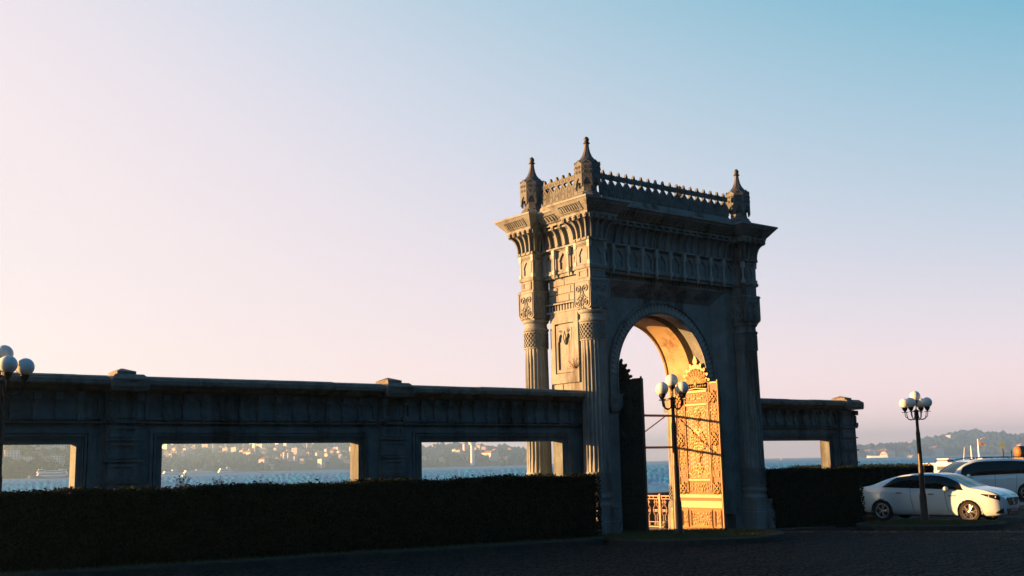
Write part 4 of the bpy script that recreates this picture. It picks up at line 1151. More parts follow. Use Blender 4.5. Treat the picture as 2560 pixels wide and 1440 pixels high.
class Car:
    def __init__(s, K, w, zl, zb, zr, wr, wheels, wr_r, L):
        s.K, s.D = K, (w, zl, zb, zr, wr); s.wheels = wheels; s.R = wr_r; s.L = L
    def sec(s, x):
        w, zl, zb, zr, wr = (interp(s.K, d, x) for d in s.D)
        zre = zb+(zr-zb)*.93
        return [(0, zl), (.78*w, zl), (.955*w, zl+.09), (w, zl+.36*(zb-zl)+.05), (.992*w, zb-.17), (.95*w, zb-.02), (.5*(.95*w+wr)+.04, .5*(zb+zre)+.01), (wr, zre), (.55*wr, zr-.008), (0, zr)]
    def S(s, x, t):
        P = s.sec(x); i = min(int(t), 8); u = t-i
        p = [P[max(i-1, 0)], P[i], P[i+1], P[min(i+2, 9)]]
        if i == 8: p[3] = (-p[1][0], p[1][1])
        r = []
        for k in (0, 1):
            a, b_, c, d = (q[k] for q in p); r.append(.5*((2*b_)+(c-a)*u+(2*a-5*b_+4*c-d)*u*u+(-a+3*b_-3*c+d)*u**3))
        return Vector((x, max(r[0], 0), r[1]))
    def N(s, x, t):
        e = .02; a = s.S(x+e, t)-s.S(x-e, t); c = s.S(x, min(t+.1, 9))-s.S(x, max(t-.1, 0)); n = c.cross(a)
        n = n.normalized() if n.length > 1e-9 else Vector((0, 0, 1))
        return n
    def tz(s, x, z):
        lo, hi = 1.0, 8.9
        for _ in range(24):
            m = (lo+hi)/2
            if s.S(x, m).z < z: lo = m
            else: hi = m
        return lo
    def patch(s, mb, x0, x1, t0, t1, nx, nt, off, side):
        def f(a, c):
            x = x0+(x1-x0)*a; lo, hi = t0(x), t1(x); t = lo+(hi-lo)*c; p = s.S(x, t)+s.N(x, t)*off
            return (p.x, p.y*side, p.z)
        mb.grid(nx, nt, f, flip=side < 0)
def make_car(name, label, C, opt):
    t = thing(name, label, 'car'); cw = M['carwhite']
    nx, nt = 96, 44; b = MB()
    for side in (1, -1):
        vs, fs = [], []
        for j in range(nt+1):
            for i in range(nx+1):
                p = C.S(C.L*i/nx, 9*j/nt); vs.append((p.x, p.y*side, p.z))
        for j in range(nt):
            for i in range(nx):
                a = j*(nx+1)+i; c = Vector(vs[a])*.5+Vector(vs[a+nx+2])*.5
                if 9*j/nt > .9 and 9*j/nt < 4.7 and any((c.x-wx)**2+(c.z-C.R)**2 < (C.R+.045)**2 for wx in C.wheels): continue
                q = (a, a+1, a+nx+2, a+nx+1); fs.append(q if side > 0 else q[::-1])
        b.add(vs, fs)
        for xe, fl in ((0, 1), (C.L, -1)):
            ring = [C.S(xe, 9*j/nt) for j in range(nt+1)]; pts = [(p.x, p.y*side, p.z) for p in ring]
            b.add(pts, [tuple(range(len(pts)))[::(1 if fl*side > 0 else -1)]])
    body = b.build('body', cw, t, 35, org=(0, 0, 0))
    g0 = MB(); lo, hi = opt['dlo']; tl = 5.22; th = 6.78
    for side in (1, -1):
        f = lambda x: max(.03, min(1, (x-lo)/opt['r0'])*min(1, (hi-x)/.22))
        gm = MB(); C.patch(gm, lo, hi, lambda x: tl, lambda x: tl+(th-tl)*math.sin(PI/2*f(x)), 40, 8, .007, side); gm.build('side_window', M['glass'], t, 'all', org=(0, 0, 0))
    for nm, (x0, x1) in (('windscreen', opt['ws']), ('rear_window', opt['rw'])):
        gm = MB()
        for side in (1, -1): C.patch(gm, x0, x1, lambda x: 7.28, lambda x: 9, 16, 10, .006, side)
        gm.build(nm, M['glass'], t, 'all', org=(0, 0, 0))
    # shut lines, sill crease, handles
    for side in (1, -1):
        for xd in opt['doors']:
            d = MB(); d.tube([tuple((C.S(xd+.05*math.sin(q), q)+C.N(xd, q)*.0015)*1.0) if side > 0 else (lambda p: (p.x, -p.y, p.z))(C.S(xd+.05*math.sin(q), q)+C.N(xd, q)*.0015) for q in [2+.2*k for k in range(17)]], .007, 4); d.build('shut_line', M['blackplastic'], t, org=(0, 0, 0))
        for xh in opt['handles']:
            d = MB(); p = C.S(xh, 4.25); n = C.N(xh, 4.25)
            d.frame((p.x, p.y*side, p.z), (1, 0, 0), (0, 0, 1), (0, side, 0)); d.rings([[(-.10, -.015, -.01), (.10, -.015, -.01), (.10, .015, -.01), (-.10, .015, -.01)], [(-.085, -.012, .03), (.085, -.012, .03), (.085, .012, .03), (-.085, .012, .03)]]); d.build('door_handle', cw if opt.get('wh') else M['chrome'], t, org=(0, 0, 0))
        m = MB(); p = C.S(opt['mx'], 5.1); m.sphere((p.x, (p.y+.12)*side, p.z+.05), .10, 18, 10); m.v = [((x-p.x)*.75+p.x, y, (z-p.z-.05)*.72+p.z+.05) for x, y, z in m.v]; mo = m.build('wing_mirror', cw, t, 'all', org=(0, 0, 0))
        a = MB(); a.tube([(p.x, p.y*side, p.z), (p.x, (p.y+.08)*side, p.z+.02)], .03, 6); a.build('mirror_arm', M['blackplastic'], mo, org=(0, 0, 0))
        for wx in C.wheels:
            l = MB(); pts = []
            for k in range(25):
                th_ = -.22+(PI+.44)*k/24; x = wx+(C.R+.05)*math.cos(th_); z = C.R+(C.R+.05)*math.sin(th_)
                q = C.S(x, C.tz(x, max(z, .2))); pts.append((x, (q.y-.004)*side, z))
            l.tube(pts, .016, 6); l.build('wheel_arch', cw, t, 'all', org=(0, 0, 0))
            l = MB(); R_ = [[(wx+(C.R+.055)*math.cos(PI*k/16), y*side, C.R+(C.R+.055)*math.sin(PI*k/16)) for k in range(-2, 19)] for y in (.42, .86)]
            l.rings(R_, True, False, False); l.build('arch_liner', M['blackplastic'], t, org=(0, 0, 0))
            w = MB(); r = C.R; prof = [(.205, .095), (.225, .11), (r-.03, .115), (r-.008, .09), (r, .05), (r, -.05), (r-.008, -.09), (r-.03, -.115), (.2, -.10)]
            w.M = Matrix.Translation((wx, .77*side, r)) @ Matrix.Rotation(-PI/2*side, 4, 'X'); w.lathe(prof, 36, cap0=False, cap1=True); wo = w.build('wheel', M['tyre'], t, 30, org=(0, 0, 0))
            d = MB(); d.M = w.M.copy(); d.lathe([(.20, .04), (.20, .05)], 24); d.build('brake_disc', M['blackplastic'], wo, org=(0, 0, 0))
            d = MB(); d.M = w.M.copy(); d.lathe([(.196, .06), (.198, .10), (.212, .112), (.222, .105), (.222, .06)], 36, cap0=False, cap1=False); d.lathe([(.035, .07), (.035, .115), (.02, .12)], 14)
            for k in range(5):
                for e in (-.20, .20):
                    a = 2*PI*k/5+e; c0, s0 = math.cos(a), math.sin(a); ca, sa = math.cos(2*PI*k/5+e*.5), math.sin(2*PI*k/5+e*.5)
                    d.tube([(.03*ca, .03*sa, .10), (.11*(c0+ca)/2, .11*(s0+sa)/2, .108), (.205*c0, .205*s0, .098)], .012, 5)
            d.build('rim', M['alloy'], wo, 30, org=(0, 0, 0))
    u = MB(); u.box(.35, C.L-.35, -.68, .68, .16, .30); u.build('underbody', M['blackplastic'], t, org=(0, 0, 0))
    return t
def put(t, loc, head):
    t.location = loc; t.rotation_euler = (0, 0, math.atan2(head[1], head[0])); WL[t.name] = Vector(loc)
K = [0, .10, .30, .55, 1.0, 1.5, 2.0, 2.5, 2.9, 3.3, 3.7, 4.1, 4.36, 4.52, 4.60, 4.63]
sed = Car(K, [.66, .76, .83, .87, .895, .905, .905, .905, .905, .90, .892, .872, .82, .73, .62, .50],
          [.44, .34, .27, .24, .20, .18, .18, .18, .18, .18, .18, .18, .19, .20, .22, .26],
          [.88, .95, 1.0, 1.015, 1.015, .995, .975, .96, .948, .94, .93, .885, .82, .745, .68, .60],
          [.93, 1.0, 1.045, 1.09, 1.26, 1.395, 1.45, 1.455, 1.405, 1.23, 1.035, .965, .885, .79, .71, .62],
          [.55, .62, .66, .66, .63, .60, .585, .58, .585, .64, .74, .74, .68, .58, .48, .38], (.96, 3.67), .315, 4.63)
car = make_car('parked_sedan', 'white sedan with sunlit front wing parked nose-out beside the lamp post', sed,
               dict(dlo=(.98, 3.52), r0=.55, ws=(2.86, 3.66), rw=(.55, 1.38), doors=(1.95, 3.02), handles=(1.55, 2.55), mx=3.05))
def nose(t):
    bp = M['blackplastic']
    for side in (1, -1):
        h = MB(); C = sed
        C.patch(h, 4.02, 4.52, lambda x: C.tz(x, .83-.36*(x-4.0)), lambda x: C.tz(x, .845-.10*(x-4.0)), 20, 5, .006, side); hl = h.build('headlight', M['glass'], t, 'all', org=(0, 0, 0))
        for xq, zq in ((4.25, .775), (4.42, .745)):
            q = C.S(xq, C.tz(xq, zq))+C.N(xq, C.tz(xq, zq))*.008; e = MB(); e.sphere((q.x, q.y*side, q.z), .022, 10, 6); e.build('lamp_lens', M['lampglass'], hl, 'all', org=(0, 0, 0))
        h = MB(); C.patch(h, 4.40, 4.58, lambda x: C.tz(x, .275), lambda x: C.tz(x, .30+.75*(x-4.40)), 12, 4, .005, side); h.build('fog_lamp_recess', bp, t, 'all', org=(0, 0, 0))
        h = MB(); C.patch(h, .02, .30, lambda x: C.tz(x, .76), lambda x: C.tz(x, .90), 8, 4, .005, side); h.build('tail_light', M['tail'], t, 'all', org=(0, 0, 0))
        h = MB(); p = C.S(3.20, 4.05); h.box(3.08, 3.32, (p.y-.004)*side, (p.y+.008)*side, p.z-.012, p.z+.012); h.build('side_vent', bp, t, org=(0, 0, 0))
    h = MB()
    for k, (z0, z1, w0, w1, x) in enumerate(((.50, .72, .30, .50, 4.625), (.24, .40, .46, .52, 4.625))):
        h.rings([[(x, -w0, z0), (x, w0, z0), (x, w1, z1), (x, -w1, z1)], [(x+.018, -w0, z0), (x+.018, w0, z0), (x+.018, w1, z1), (x+.018, -w1, z1)]])
    gr_ = h.build('grille', bp, t, org=(0, 0, 0))
    e = MB(); e.M = Matrix(((0, 0, 1, 4.645), (1, 0, 0, 0), (0, 1, 0, .60), (0, 0, 0, 1)))
    for a_, c_ in (((0, .10), (.062, 0)), ((.062, 0), (0, -.10)), ((0, -.10), (-.062, 0)), ((-.062, 0), (0, .10))): e.tube([(a_[0], a_[1], 0), (c_[0], c_[1], 0)], .012, 4)
    e.build('emblem', M['chrome'], gr_, org=(0, 0, 0))
    e = MB(); e.box(4.644, 4.655, -.25, .25, .33, .44); pl = e.build('number_plate', M['plate'], t, org=(0, 0, 0))
    cu = bpy.data.curves.new('plate_text', 'FONT'); cu.body = 'NT 432'; cu.size = .105; cu.align_x = 'CENTER'; cu.extrude = .001
    tmp = bpy.data.objects.new('tmp', cu); me = bpy.data.meshes.new_from_object(tmp); bpy.data.objects.remove(tmp); me.materials.clear(); me.materials.append(bp)
    to = bpy.data.objects.new('plate_lettering', me); S.collection.objects.link(to); to.parent = pl; to.location = (4.658, 0, .345); to.rotation_euler = (PI/2, 0, PI/2)
M['tail'] = mat('dark_red_lamp', (.06, .006, .006), .1)
M['plate'] = mat('plate_white', (.35, .35, .35), .4)
nose(car)
put(car, (13.565, 2.20, -.01), (.158, -.987))
K2 = [0, .06, .25, .6, 1.0, 1.6, 2.2, 2.7, 3.1, 3.5, 3.8, 4.2, 4.42, 4.55, 4.6]
suvC = Car(K2, [.74, .82, .88, .91, .92, .92, .92, .92, .92, .915, .905, .88, .82, .72, .6],
           [.45, .36, .28, .25, .22, .22, .22, .22, .22, .22, .22, .22, .24, .28, .32],
           [1.02, 1.06, 1.08, 1.08, 1.075, 1.06, 1.045, 1.03, 1.02, 1.01, 1.0, .95, .88, .8, .7],
           [1.15, 1.35, 1.55, 1.66, 1.70, 1.72, 1.72, 1.69, 1.58, 1.36, 1.12, 1.03, .95, .86, .75],
           [.60, .62, .63, .64, .64, .64, .64, .64, .65, .70, .78, .76, .70, .6, .48], (.85, 3.65), .35, 4.6)
suv = make_car('parked_estate_car', 'taller white estate car with roof rails parked behind the sedan', suvC,
               dict(dlo=(.42, 3.55), r0=.30, ws=(3.0, 3.78), rw=(.10, .30), doors=(1.25, 2.15, 3.1), handles=(1.55, 2.55), mx=3.25, wh=True))
for side in (1, -1):
    b = MB(); b.tube([(.55, .60*side, 1.70), (.70, .60*side, 1.765), (1.5, .60*side, 1.785), (2.5, .60*side, 1.77), (2.95, .61*side, 1.70)], .018, 6)
    for x in (1.1, 2.0): b.tube([(x, .60*side, 1.70), (x, .60*side, 1.78)], .016, 5)
    b.build('roof_rail', M['blackplastic'], suv, 40, org=(0, 0, 0))
b = MB(); p = suvC.S(.72, 4.2); b.M = Matrix.Translation((.72, p.y+.002, p.z)) @ Matrix.Rotation(-PI/2, 4, 'X'); b.tube([(.085*math.cos(a), .085*math.sin(a), .003) for a in [2*PI*k/20 for k in range(21)]], .004, 4); b.build('fuel_flap_gap', M['blackplastic'], suv, org=(0, 0, 0))
put(suv, (26.94, 3.52, .07), (math.cos(math.radians(148)), math.sin(math.radians(148))))
# ================================================================ railing behind the gate, quayside things
M['rail'] = mat('rusting_painted_railing', (.34, .25, .18), .6, col2=(.20, .11, .06), scale=25)
fr_ = thing('quay_railing', 'ornate white cast railing with scrollwork behind the gateway', 'railing', (6.3, 3.6, .07))
def rail_panel(x0, y0, x1, y1):
    L_ = math.hypot(x1-x0, y1-y0); u = ((x1-x0)/L_, (y1-y0)/L_, 0); n = (u[1], -u[0], 0)
    b = MB(); b.frame((x0, y0, .07), u, (0, 0, 1), n)
    b.box(0, L_, .02, .05, -.015, .015); b.box(0, L_, .16, .18, -.01, .01); b.box(0, L_, .82, .84, -.01, .01); b.box(0, L_, .90, .93, -.018, .018)
    nb = max(1, round(L_/.30)); w = L_/nb
    for k in range(nb):
        c = w*(k+.5)
        for sg in (-1, 1):
            b.tube([(c+sg*x, y, 0) for x, y in ((.035, .18), (.05, .28), (.035, .34), (.09, .42), (.115, .50), (.09, .58), (.035, .66), (.05, .74), (.03, .82))], .015, 5)
            b.tube([(c+sg*x, y, 0) for x, y in spiral(.055, .50, .05, .012, 3.1, 1.3, 12)], .014, 5)
            b.tube([(c+sg*x, y, 0) for x, y in spiral(.06, .105, .045, .012, 1.5, 1.2, 10)], .014, 5)
            b.tube([(c+sg*x, y, 0) for x, y in spiral(.05, .73, .04, .01, 3, -1.2, 10)], .014, 5)
            b.tube([(c+sg*.02, .18, 0), (c+sg*.02, .40, 0)], .011, 4); b.tube([(c+sg*.02, .60, 0), (c+sg*.02, .82, 0)], .011, 4)
            b.box(c+sg*w*.28-.012, c+sg*w*.28+.012, .84, .90, -.012, .012)
        b.lathe([(.03, -.012), (.04, 0), (.03, .012)], 8, c, .50)
    b.build('railing_panel', M['rail'], fr_)
    b = MB(); b.sq([(.035, .07), (.035, 1.02), (.02, 1.05)], x0, y0); b.build('post', M['rail'], fr_)
ps = [(5.60, 5.5), (5.60, 4.6), (5.60, 3.58), (5.62, 2.62)]
ps2 = [(5.60, 5.5), (6.7, 5.5), (7.8, 5.5)]
for q_ in (ps, ps2):
    for (a_, c_) in zip(q_, q_[1:]): rail_panel(*a_, *c_)
spot = thing('ground_floodlight', 'small black floodlight on the paving inside the gateway', 'floodlight', (5.15, 2.9, .07))
b = MB(); b.tube([(5.15, 2.83, .09), (5.15, 2.83, .24), (5.15, 2.97, .24), (5.15, 2.97, .09)], .012, 5); b.build('bracket', M['iron'], spot)
b = MB(); b.M = Matrix.Translation((5.15, 2.9, .20)) @ Matrix.Rotation(.9, 4, 'Y'); b.lathe([(.05, -.10), (.09, -.05), (.10, .06), (.11, .08), (.10, .09)], 16); b.build('housing', M['iron'], spot, 40)
b = MB(); b.M = Matrix.Translation((5.15, 2.9, .20)) @ Matrix.Rotation(.9, 4, 'Y'); b.lathe([(.09, .091), (.05, .10)], 16); b.build('lens', M['lampglass'], spot, 40)
weed((6.5, 4.9, .12), 2.2, 31, 'quay_shrub', 'green leafy shrub just behind the white railing', 'shrub', M['grass'])
# quay extension by the car park
b = MB(); b.box(11.2, 90, 6.201, 16, -3.2, -.02); q = b.build('quay', M['quay'], None, org=(0, 0, 0)); tag(q, kind='structure')

def dirpt(px, depth, z=0):
    """point at image column px (photo pixels) and given depth, for laying out the far shore"""
    h = Vector((fw.x, fw.y, 0)).normalized(); r = Vector((rt0.x, rt0.y, 0)); k = (px-1280)/2755*depth
    p = Vector((CAM.x, CAM.y, 0))+h*depth+r*k; p.z = z; return p
M['signyellow'] = mat('faded_sign', (.10, .14, .03), .6)
p = dirpt(2499, 55); sg_ = thing('road_sign', 'diamond-shaped sign on a thin post beyond the estate car roof', 'sign', (p.x, p.y, -.02))
b = MB(); b.lathe([(.03, -.02), (.03, 2.2)], 8, p.x, p.y); b.build('post', M['iron'], sg_)
b = MB(); a = face(p.x, p.y); b.frame((p.x, p.y, 2.42), (math.sin(a), -math.cos(a), 0), (0, 0, 1), (-math.cos(a), -math.sin(a), 0)); b.extrude([(-.13, 0), (0, -.13), (.13, 0), (0, .13)], .03, .045); b.M = b.M @ Matrix.Scale(1.0, 4); b.build('sign_plate', M['signyellow'], sg_)
p = dirpt(2550, 56); M['drumend'] = mat('yellow_painted_steel', (.17, .085, .02), .6); M['drum'] = mat('dark_steel', (.02, .022, .025), .5)
dr = thing('steel_drum', 'dark tank lying on a stand with its yellow end turned to the sun', 'tank', (p.x, p.y, -.02))
b = MB(); ax = Vector((math.cos(math.radians(150)), math.sin(math.radians(150)), 0)); e = Vector((-ax.y, ax.x, 0)); b.frame((p.x, p.y, 2.05), e, (0, 0, 1), ax); b.lathe([(.24, -.7), (.28, -.6), (.30, 0), (.30, .30)], 20); b.build('barrel', M['drum'], dr, 40)
b = MB(); b.frame((p.x, p.y, 2.05), e, (0, 0, 1), ax); b.lathe([(.30, .301), (.28, .36), (.20, .42), (.06, .46)], 20); b.build('end_cap', M['drumend'], dr, 40)
for dx in (-.45, .3):
    b = MB(); q = Vector((p.x, p.y, 0))+ax*dx; b.box(q.x-.05, q.x+.05, q.y-.3, q.y+.3, -.02, 1.78); b.build('stand', M['drum'], dr)
p = dirpt(2520, 58); fe = thing('mesh_fence', 'short run of dark mesh fence beside the diamond sign', 'fence', (p.x, p.y, -.02))
h_ = Vector((rt0.x, rt0.y, 0))
for k in range(3):
    q = p+h_*(-.45+.45*k); b = MB(); b.lathe([(.025, -.02), (.025, 2.25-.1*k)], 6, q.x, q.y); b.build('post', M['iron'], fe)
for k in range(9):
    q0, q1 = p-h_*.45, p+h_*.45; b = MB(); z = 1.2+.1*k; b.tube([(q0.x, q0.y, z), (q1.x, q1.y, z)], .006, 4); b.build('wire', M['iron'], fe)
b = MB(); q = p+h_*.05; b.sq([(.16, -.02), (.19, 1.62), (.21, 1.66)], q.x, q.y); bi = b.build('litter_bin', M['drum'], None); tag(bi, 'dark square bin standing by the mesh fence', 'bin')

# ================================================================ boats
M['boatwhite'] = mat('boat_white', (.70, .70, .70), .5, col2=(.60, .60, .60), scale=.3); M['boatglass'] = mat('boat_windows', (.03, .05, .07), .2); M['boatblue'] = mat('boat_hull_blue', (.10, .16, .22), .5)
M['flag'] = mat('orange_flag', (.10, .055, .035), .8)
def hull(b, L_, W_, z0, h, bow=.28, sheer=.25):
    R = []
    for i in range(17):
        x = -L_/2+L_*i/16; q = i/16; w = W_/2*(1 if q < 1-bow else math.sqrt(max(0, 1-((q-1+bow)/bow)**2)))*(.86+.14*min(1, q*6)); w = max(w, .02); s = sheer*max(0, q-.5)**2*4
        R.append([(x, -w*.55, z0-.8), (x, -w*.92, z0+.15*h), (x, -w, z0+h+s), (x, w, z0+h+s), (x, w*.92, z0+.15*h), (x, w*.55, z0-.8)])
    b.rings(R)
def boat(name, label, loc, ang, L_, decks, wheelhouse, mast=None, group=None, hullm='boatwhite', arch=False, flag=False):
    """decks: list of (x0,x1,z0,z1) fractions of the length and metres"""
    t = thing(name, label, 'boat', (0, 0, 0), group); W_ = L_*.24; h = decks[0][2]
    b = MB(); hull(b, L_, W_, 0, h, sheer=.25*L_/12); b.build('hull', M[hullm], t, 40)
    for (x0, x1, z0, z1) in decks:
        xa, xb = L_*x0, L_*x1; w = W_*.44; b = MB(); rk = (z1-z0)*.6
        b.rect([(xa, xb, -w, w, z0), (xa+rk*.2, xb-rk, -w*.96, w*.96, z1)]); b.rect([(xa-.1, xb-rk+.3, -w*1.04, w*1.04, z1+.001), (xa-.1, xb-rk+.3, -w*1.04, w*1.04, z1+.12)]); d = b.build('deckhouse', M['boatwhite'], t)
        n = max(2, int((xb-xa-rk)/1.6)); ww = (xb-xa-rk*1.2)/n
        for k in range(n):
            for sd in (-1, 1):
                b = MB(); x = xa+rk*.25+ww*(k+.14); ya = sd*w*.985; b.box(x, x+ww*.74, min(ya, ya+sd*.03), max(ya, ya+sd*.03), z0+(z1-z0)*.42, z0+(z1-z0)*.80); b.build('window', M['boatglass'], d)
    x0, x1, z0, z1 = wheelhouse; b = MB(); w = W_*.30; b.rect([(L_*x0, L_*x1, -w, w, z0), (L_*x0+.2, L_*x1-(z1-z0)*.5, -w*.9, w*.9, z1)]); b.rect([(L_*x0-.1, L_*x1-(z1-z0)*.3, -w, w, z1+.001), (L_*x0-.1, L_*x1-(z1-z0)*.3, -w, w, z1+.1)]); wh = b.build('wheelhouse', M['boatwhite'], t)
    b = MB(); b.rect([(L_*x0-.02, L_*x1+.02-(z1-z0)*.18, -w*.99, w*.99, z0+(z1-z0)*.45), (L_*x0+.1, L_*x1+.02-(z1-z0)*.38, -w*.95, w*.95, z0+(z1-z0)*.82)]); b.build('window_band', M['boatglass'], wh)
    if mast:
        for (x, za, zb, r, lean) in mast: b = MB(); b.tube([(L_*x, 0, za), (L_*x+lean, 0, zb)], r, 6, r1=r*.5); b.build('mast', M['boatwhite'], t)
    if arch:
        b = MB(); b.tube([(-L_*.22, 0, decks[-1][3]), (-L_*.26, 0, decks[-1][3]+.9), (-L_*.34, 0, decks[-1][3]+1.1), (-L_*.42, 0, decks[-1][3]+.2), (-L_*.47, 0, h+1)], .35, 8); b.build('stern_arch', M['boatwhite'], t)
        for sd in (-1, 1):
            b = MB(); y = sd*W_*.47; zc = (h+decks[-1][3])/2-.4
            b.tube([(L_*(-.10+.36*math.cos(a)), y, zc+(decks[-1][3]-h)*.62*math.sin(a)) for a in [2*PI*k/32 for k in range(33)]], .28, 6); b.build('side_band', M['boatwhite'], t)
    if flag:
        m = mast[0]; b = MB(); b.grid(6, 3, lambda a, c: (L_*m[0]-.1-1.0*a, .1*math.sin(a*6), m[2]-.8+(c*.6)*(1-.7*a)-.25*a)); b.build('flag', M['flag'], t)
    t.location = (loc[0], loc[1], SEA); t.rotation_euler = (0, 0, ang); WL[t.name] = Vector(t.location)
    return t
def broad(px): p = dirpt(px, 100); return face(p.x, p.y)-PI/2          # heading to the right, side-on
p = dirpt(112, 930); boat('passenger_ferry', 'sleek white ferry with a looped side band seen through the leftmost opening', p, broad(112)+PI+.1, 32, [(-.42, .30, 2.2, 4.6), (-.34, .12, 4.7, 6.6)], (.12, .30, 4.7, 7.6), [(-.16, 6.6, 11.5, .14, -.8), (.18, 7.6, 9.6, .12, 0)], hullm='boatblue', arch=True)
p = dirpt(176, 1000); boat('motor_yacht', 'small white yacht just behind the looped-band ferry', p, broad(176)+PI, 15, [(-.40, .30, 1.5, 3.2)], (-.15, .18, 3.3, 5.0), [(-.1, 5, 7, .1, 0)])
p = dirpt(420, 1750); boat('passenger_ferry', 'low white ferry at the edge of the wide middle opening', p, broad(420)+.4, 28, [(-.45, .36, 1.8, 4.0)], (.0, .2, 4.1, 6.6), [(.05, 6.6, 10, .14, 0)], 'ferries by the far shore')
p = dirpt(487, 1850); boat('passenger_ferry', 'long pale ferry between two other ferries in the middle opening', p, broad(487)+.3, 50, [(-.46, .40, 1.8, 4.4)], (-.1, .12, 4.5, 5.8), None, 'ferries by the far shore')
p = dirpt(556, 1780); boat('passenger_ferry', 'two-decked white ferry in the wide middle opening', p, broad(556)+.4, 27, [(-.46, .40, 1.7, 4.2), (-.40, .30, 4.4, 6.6)], (.02, .22, 6.7, 8.6), [(.1, 8.6, 11.5, .14, 0)], 'ferries by the far shore')
p = dirpt(453, 620); boat('small_motorboat', 'tiny dark motorboat crossing the water in the middle opening', p, broad(453)+.4, 5.5, [(-.3, .2, .8, 1.6)], (-.1, .12, 1.6, 2.5), None, hullm='boatblue')
p = dirpt(2372, 150); boat('moored_boat', 'sunlit cream boat cabin showing above the hedge behind the sedan roof', p, broad(2372)+PI-.5, 12.5, [(-.42, .36, 1.2, 2.75)], (.02, .16, 2.8, 3.35), [(-.12, 2.8, 4.9, .06, -.3)])
p = dirpt(2446, 160); boat('moored_boat', 'boat with white mast and orange pennant over the estate car roof', p, broad(2446)+PI-.5, 9, [(-.40, .30, 1.1, 2.2)], (-.05, .15, 2.3, 3.4), [(.05, 3.3, 6.1, .18, 0), (.18, 3.3, 5.2, .12, 0)], flag=True)
p = dirpt(2185, 2350); boat('coaster_ship', 'white ship low on the horizon beside the end pier', p, broad(2185)+PI-.3, 46, [(-.48, -.12, 4.0, 9.5)], (-.40, -.18, 9.6, 13), [(.1, 4, 15, .3, 0)])
for px, d, lb in ((2266, 1900, 'small white launch in mid-channel beyond the lamp post'), (2273, 1700, 'small white launch nearest the lamp post, below its mate'), (1947, 2300, 'tiny white speck of a launch seen through the short wall opening')):
    p = dirpt(px, d); boat('white_launch', lb, p, broad(px)+.5, 10, [(-.3, .3, 1.2, 2.8)], (-.1, .15, 2.9, 4.6), None)

# ================================================================ far shore
def noise2(x, y, s=0):
    v = 0; a = 1
    for o in range(4):
        v += a*math.sin(x*1.7+s+o*2.1+1.3*math.sin(y*1.3+o))*math.cos(y*1.9-s*.7+o*1.7+1.1*math.sin(x*.9-o)); a *= .5; x *= 2.03; y *= 2.03
    return v
M['wood'] = mat('distant_woodland', (.018, .034, .026), .95, spec=.05, col2=(.03, .045, .034), scale=.02)
M['hill'] = mat('distant_slope', (.045, .058, .05), .95, spec=.05, col2=(.07, .075, .065), scale=.008)
AXS, AXD, AXE = [-80, 20, 175, 230], [1040, 1060, 1200, 1260], [1.3, 1.62, 1.62, 1.2]
PXS = [320, 400, 570, 880, 1050, 1180, 1320, 1345]
PXD = [2040, 2050, 2060, 2120, 2160, 2200, 2260, 2280]
PXE = [1.2, 1.5, 1.5, 1.42, 1.02, 1.0, .55, .05]
RXS = [2120, 2150, 2210, 2290, 2320, 2345, 2380, 2420, 2445, 2470, 2500, 2540, 2700, 3400]
RXE = [.03, .10, .23, .42, .55, .66, .78, .88, .78, .74, .68, .55, .55, .5]
def hz_left(px, q):
    if px < 260:
        d = interp(AXS, AXD, px); return d+q*250, SEA+1.0+math.tan(math.radians(interp(AXS, AXE, px)))*(d+250)*1.03*(q**.85)
    d = interp(PXS, PXD, px); return d+q*d*.32, SEA+1.0+math.tan(math.radians(interp(PXS, PXE, px)))*d*1.32*1.03*(q**.85)
def hz_right(px, q):
    d = 3300-250*math.sin(px*.01); return d+q*900, SEA+1.0+math.tan(math.radians(interp(RXS, RXE, px)))*(d+900)*(math.sin(q*PI/2)**.9)
def terrain(name, fn, p0, p1, nu, nv, bump):
    b = MB()
    def f(a, c):
        px = p0+(p1-p0)*a; d, z = fn(px, c); p = dirpt(px, d); n = noise2(p.x*.006, p.y*.006)*bump*min(1, c*4)
        return (p.x, p.y, z+n if c > 0 else SEA-2)
    b.grid(nu, nv, f); 
    # back side down to the water so that it is a solid hill
    def f2(a, c):
        px = p0+(p1-p0)*a; d, z = fn(px, 1.0); p = dirpt(px, d+c*140); n = noise2(p.x*.006, p.y*.006)*bump
        return (p.x, p.y, (z+n)*(1-c)+(SEA-2)*c)
    b.grid(nu, 6, f2); o = b.build(name, M['hill'], None, 'all', org=(0, 0, 0)); tag(o, kind='structure'); return o
terrain('hillside', hz_left, -80, 230, 60, 24, 3.0); terrain('hillside', hz_left, 320, 1345, 200, 30, 5.5); terrain('hillside', hz_right, 2120, 3400, 120, 20, 3.0)
# woods: lumpy crowns, one mass per shore
def ico():
    bm = bmesh.new(); bmesh.ops.create_icosphere(bm, subdivisions=1, radius=1); v = [tuple(x.co) for x in bm.verts]; f = [tuple(q.index for q in x.verts) for x in bm.faces]; bm.free(); return v, f
IV, IF = ico()
def woods(label, fn, p0, p1, n, seed, dens, rmin, rmax):
    rnd = random.Random(seed); V, F = [], []; k = 0
    while k < n:
        px = rnd.uniform(p0, p1); q = rnd.random()**.9
        if noise2(px*.018, q*3.2, seed) < dens(px, q): 
            if rnd.random() > .12 or 225 < px < 325: continue
        d, z = fn(px, q); p = dirpt(px, d); r = rnd.uniform(rmin, rmax); o = len(V); sz = rnd.uniform(.8, 1.25)
        for x, y, zz in IV:
            j = 1+rnd.uniform(-.22, .22); V.append((p.x+x*r*j, p.y+y*r*j, z+r*.55+zz*r*sz*j))
        for f in IF: F.append(tuple(o+i for i in f))
        k += 1
    me = bpy.data.meshes.new('woodland'); me.from_pydata(V, [], F); me.materials.append(M['wood']); o = place('woodland', me, (0, 0, 0)); tag(o, label, 'woodland', kind='stuff')
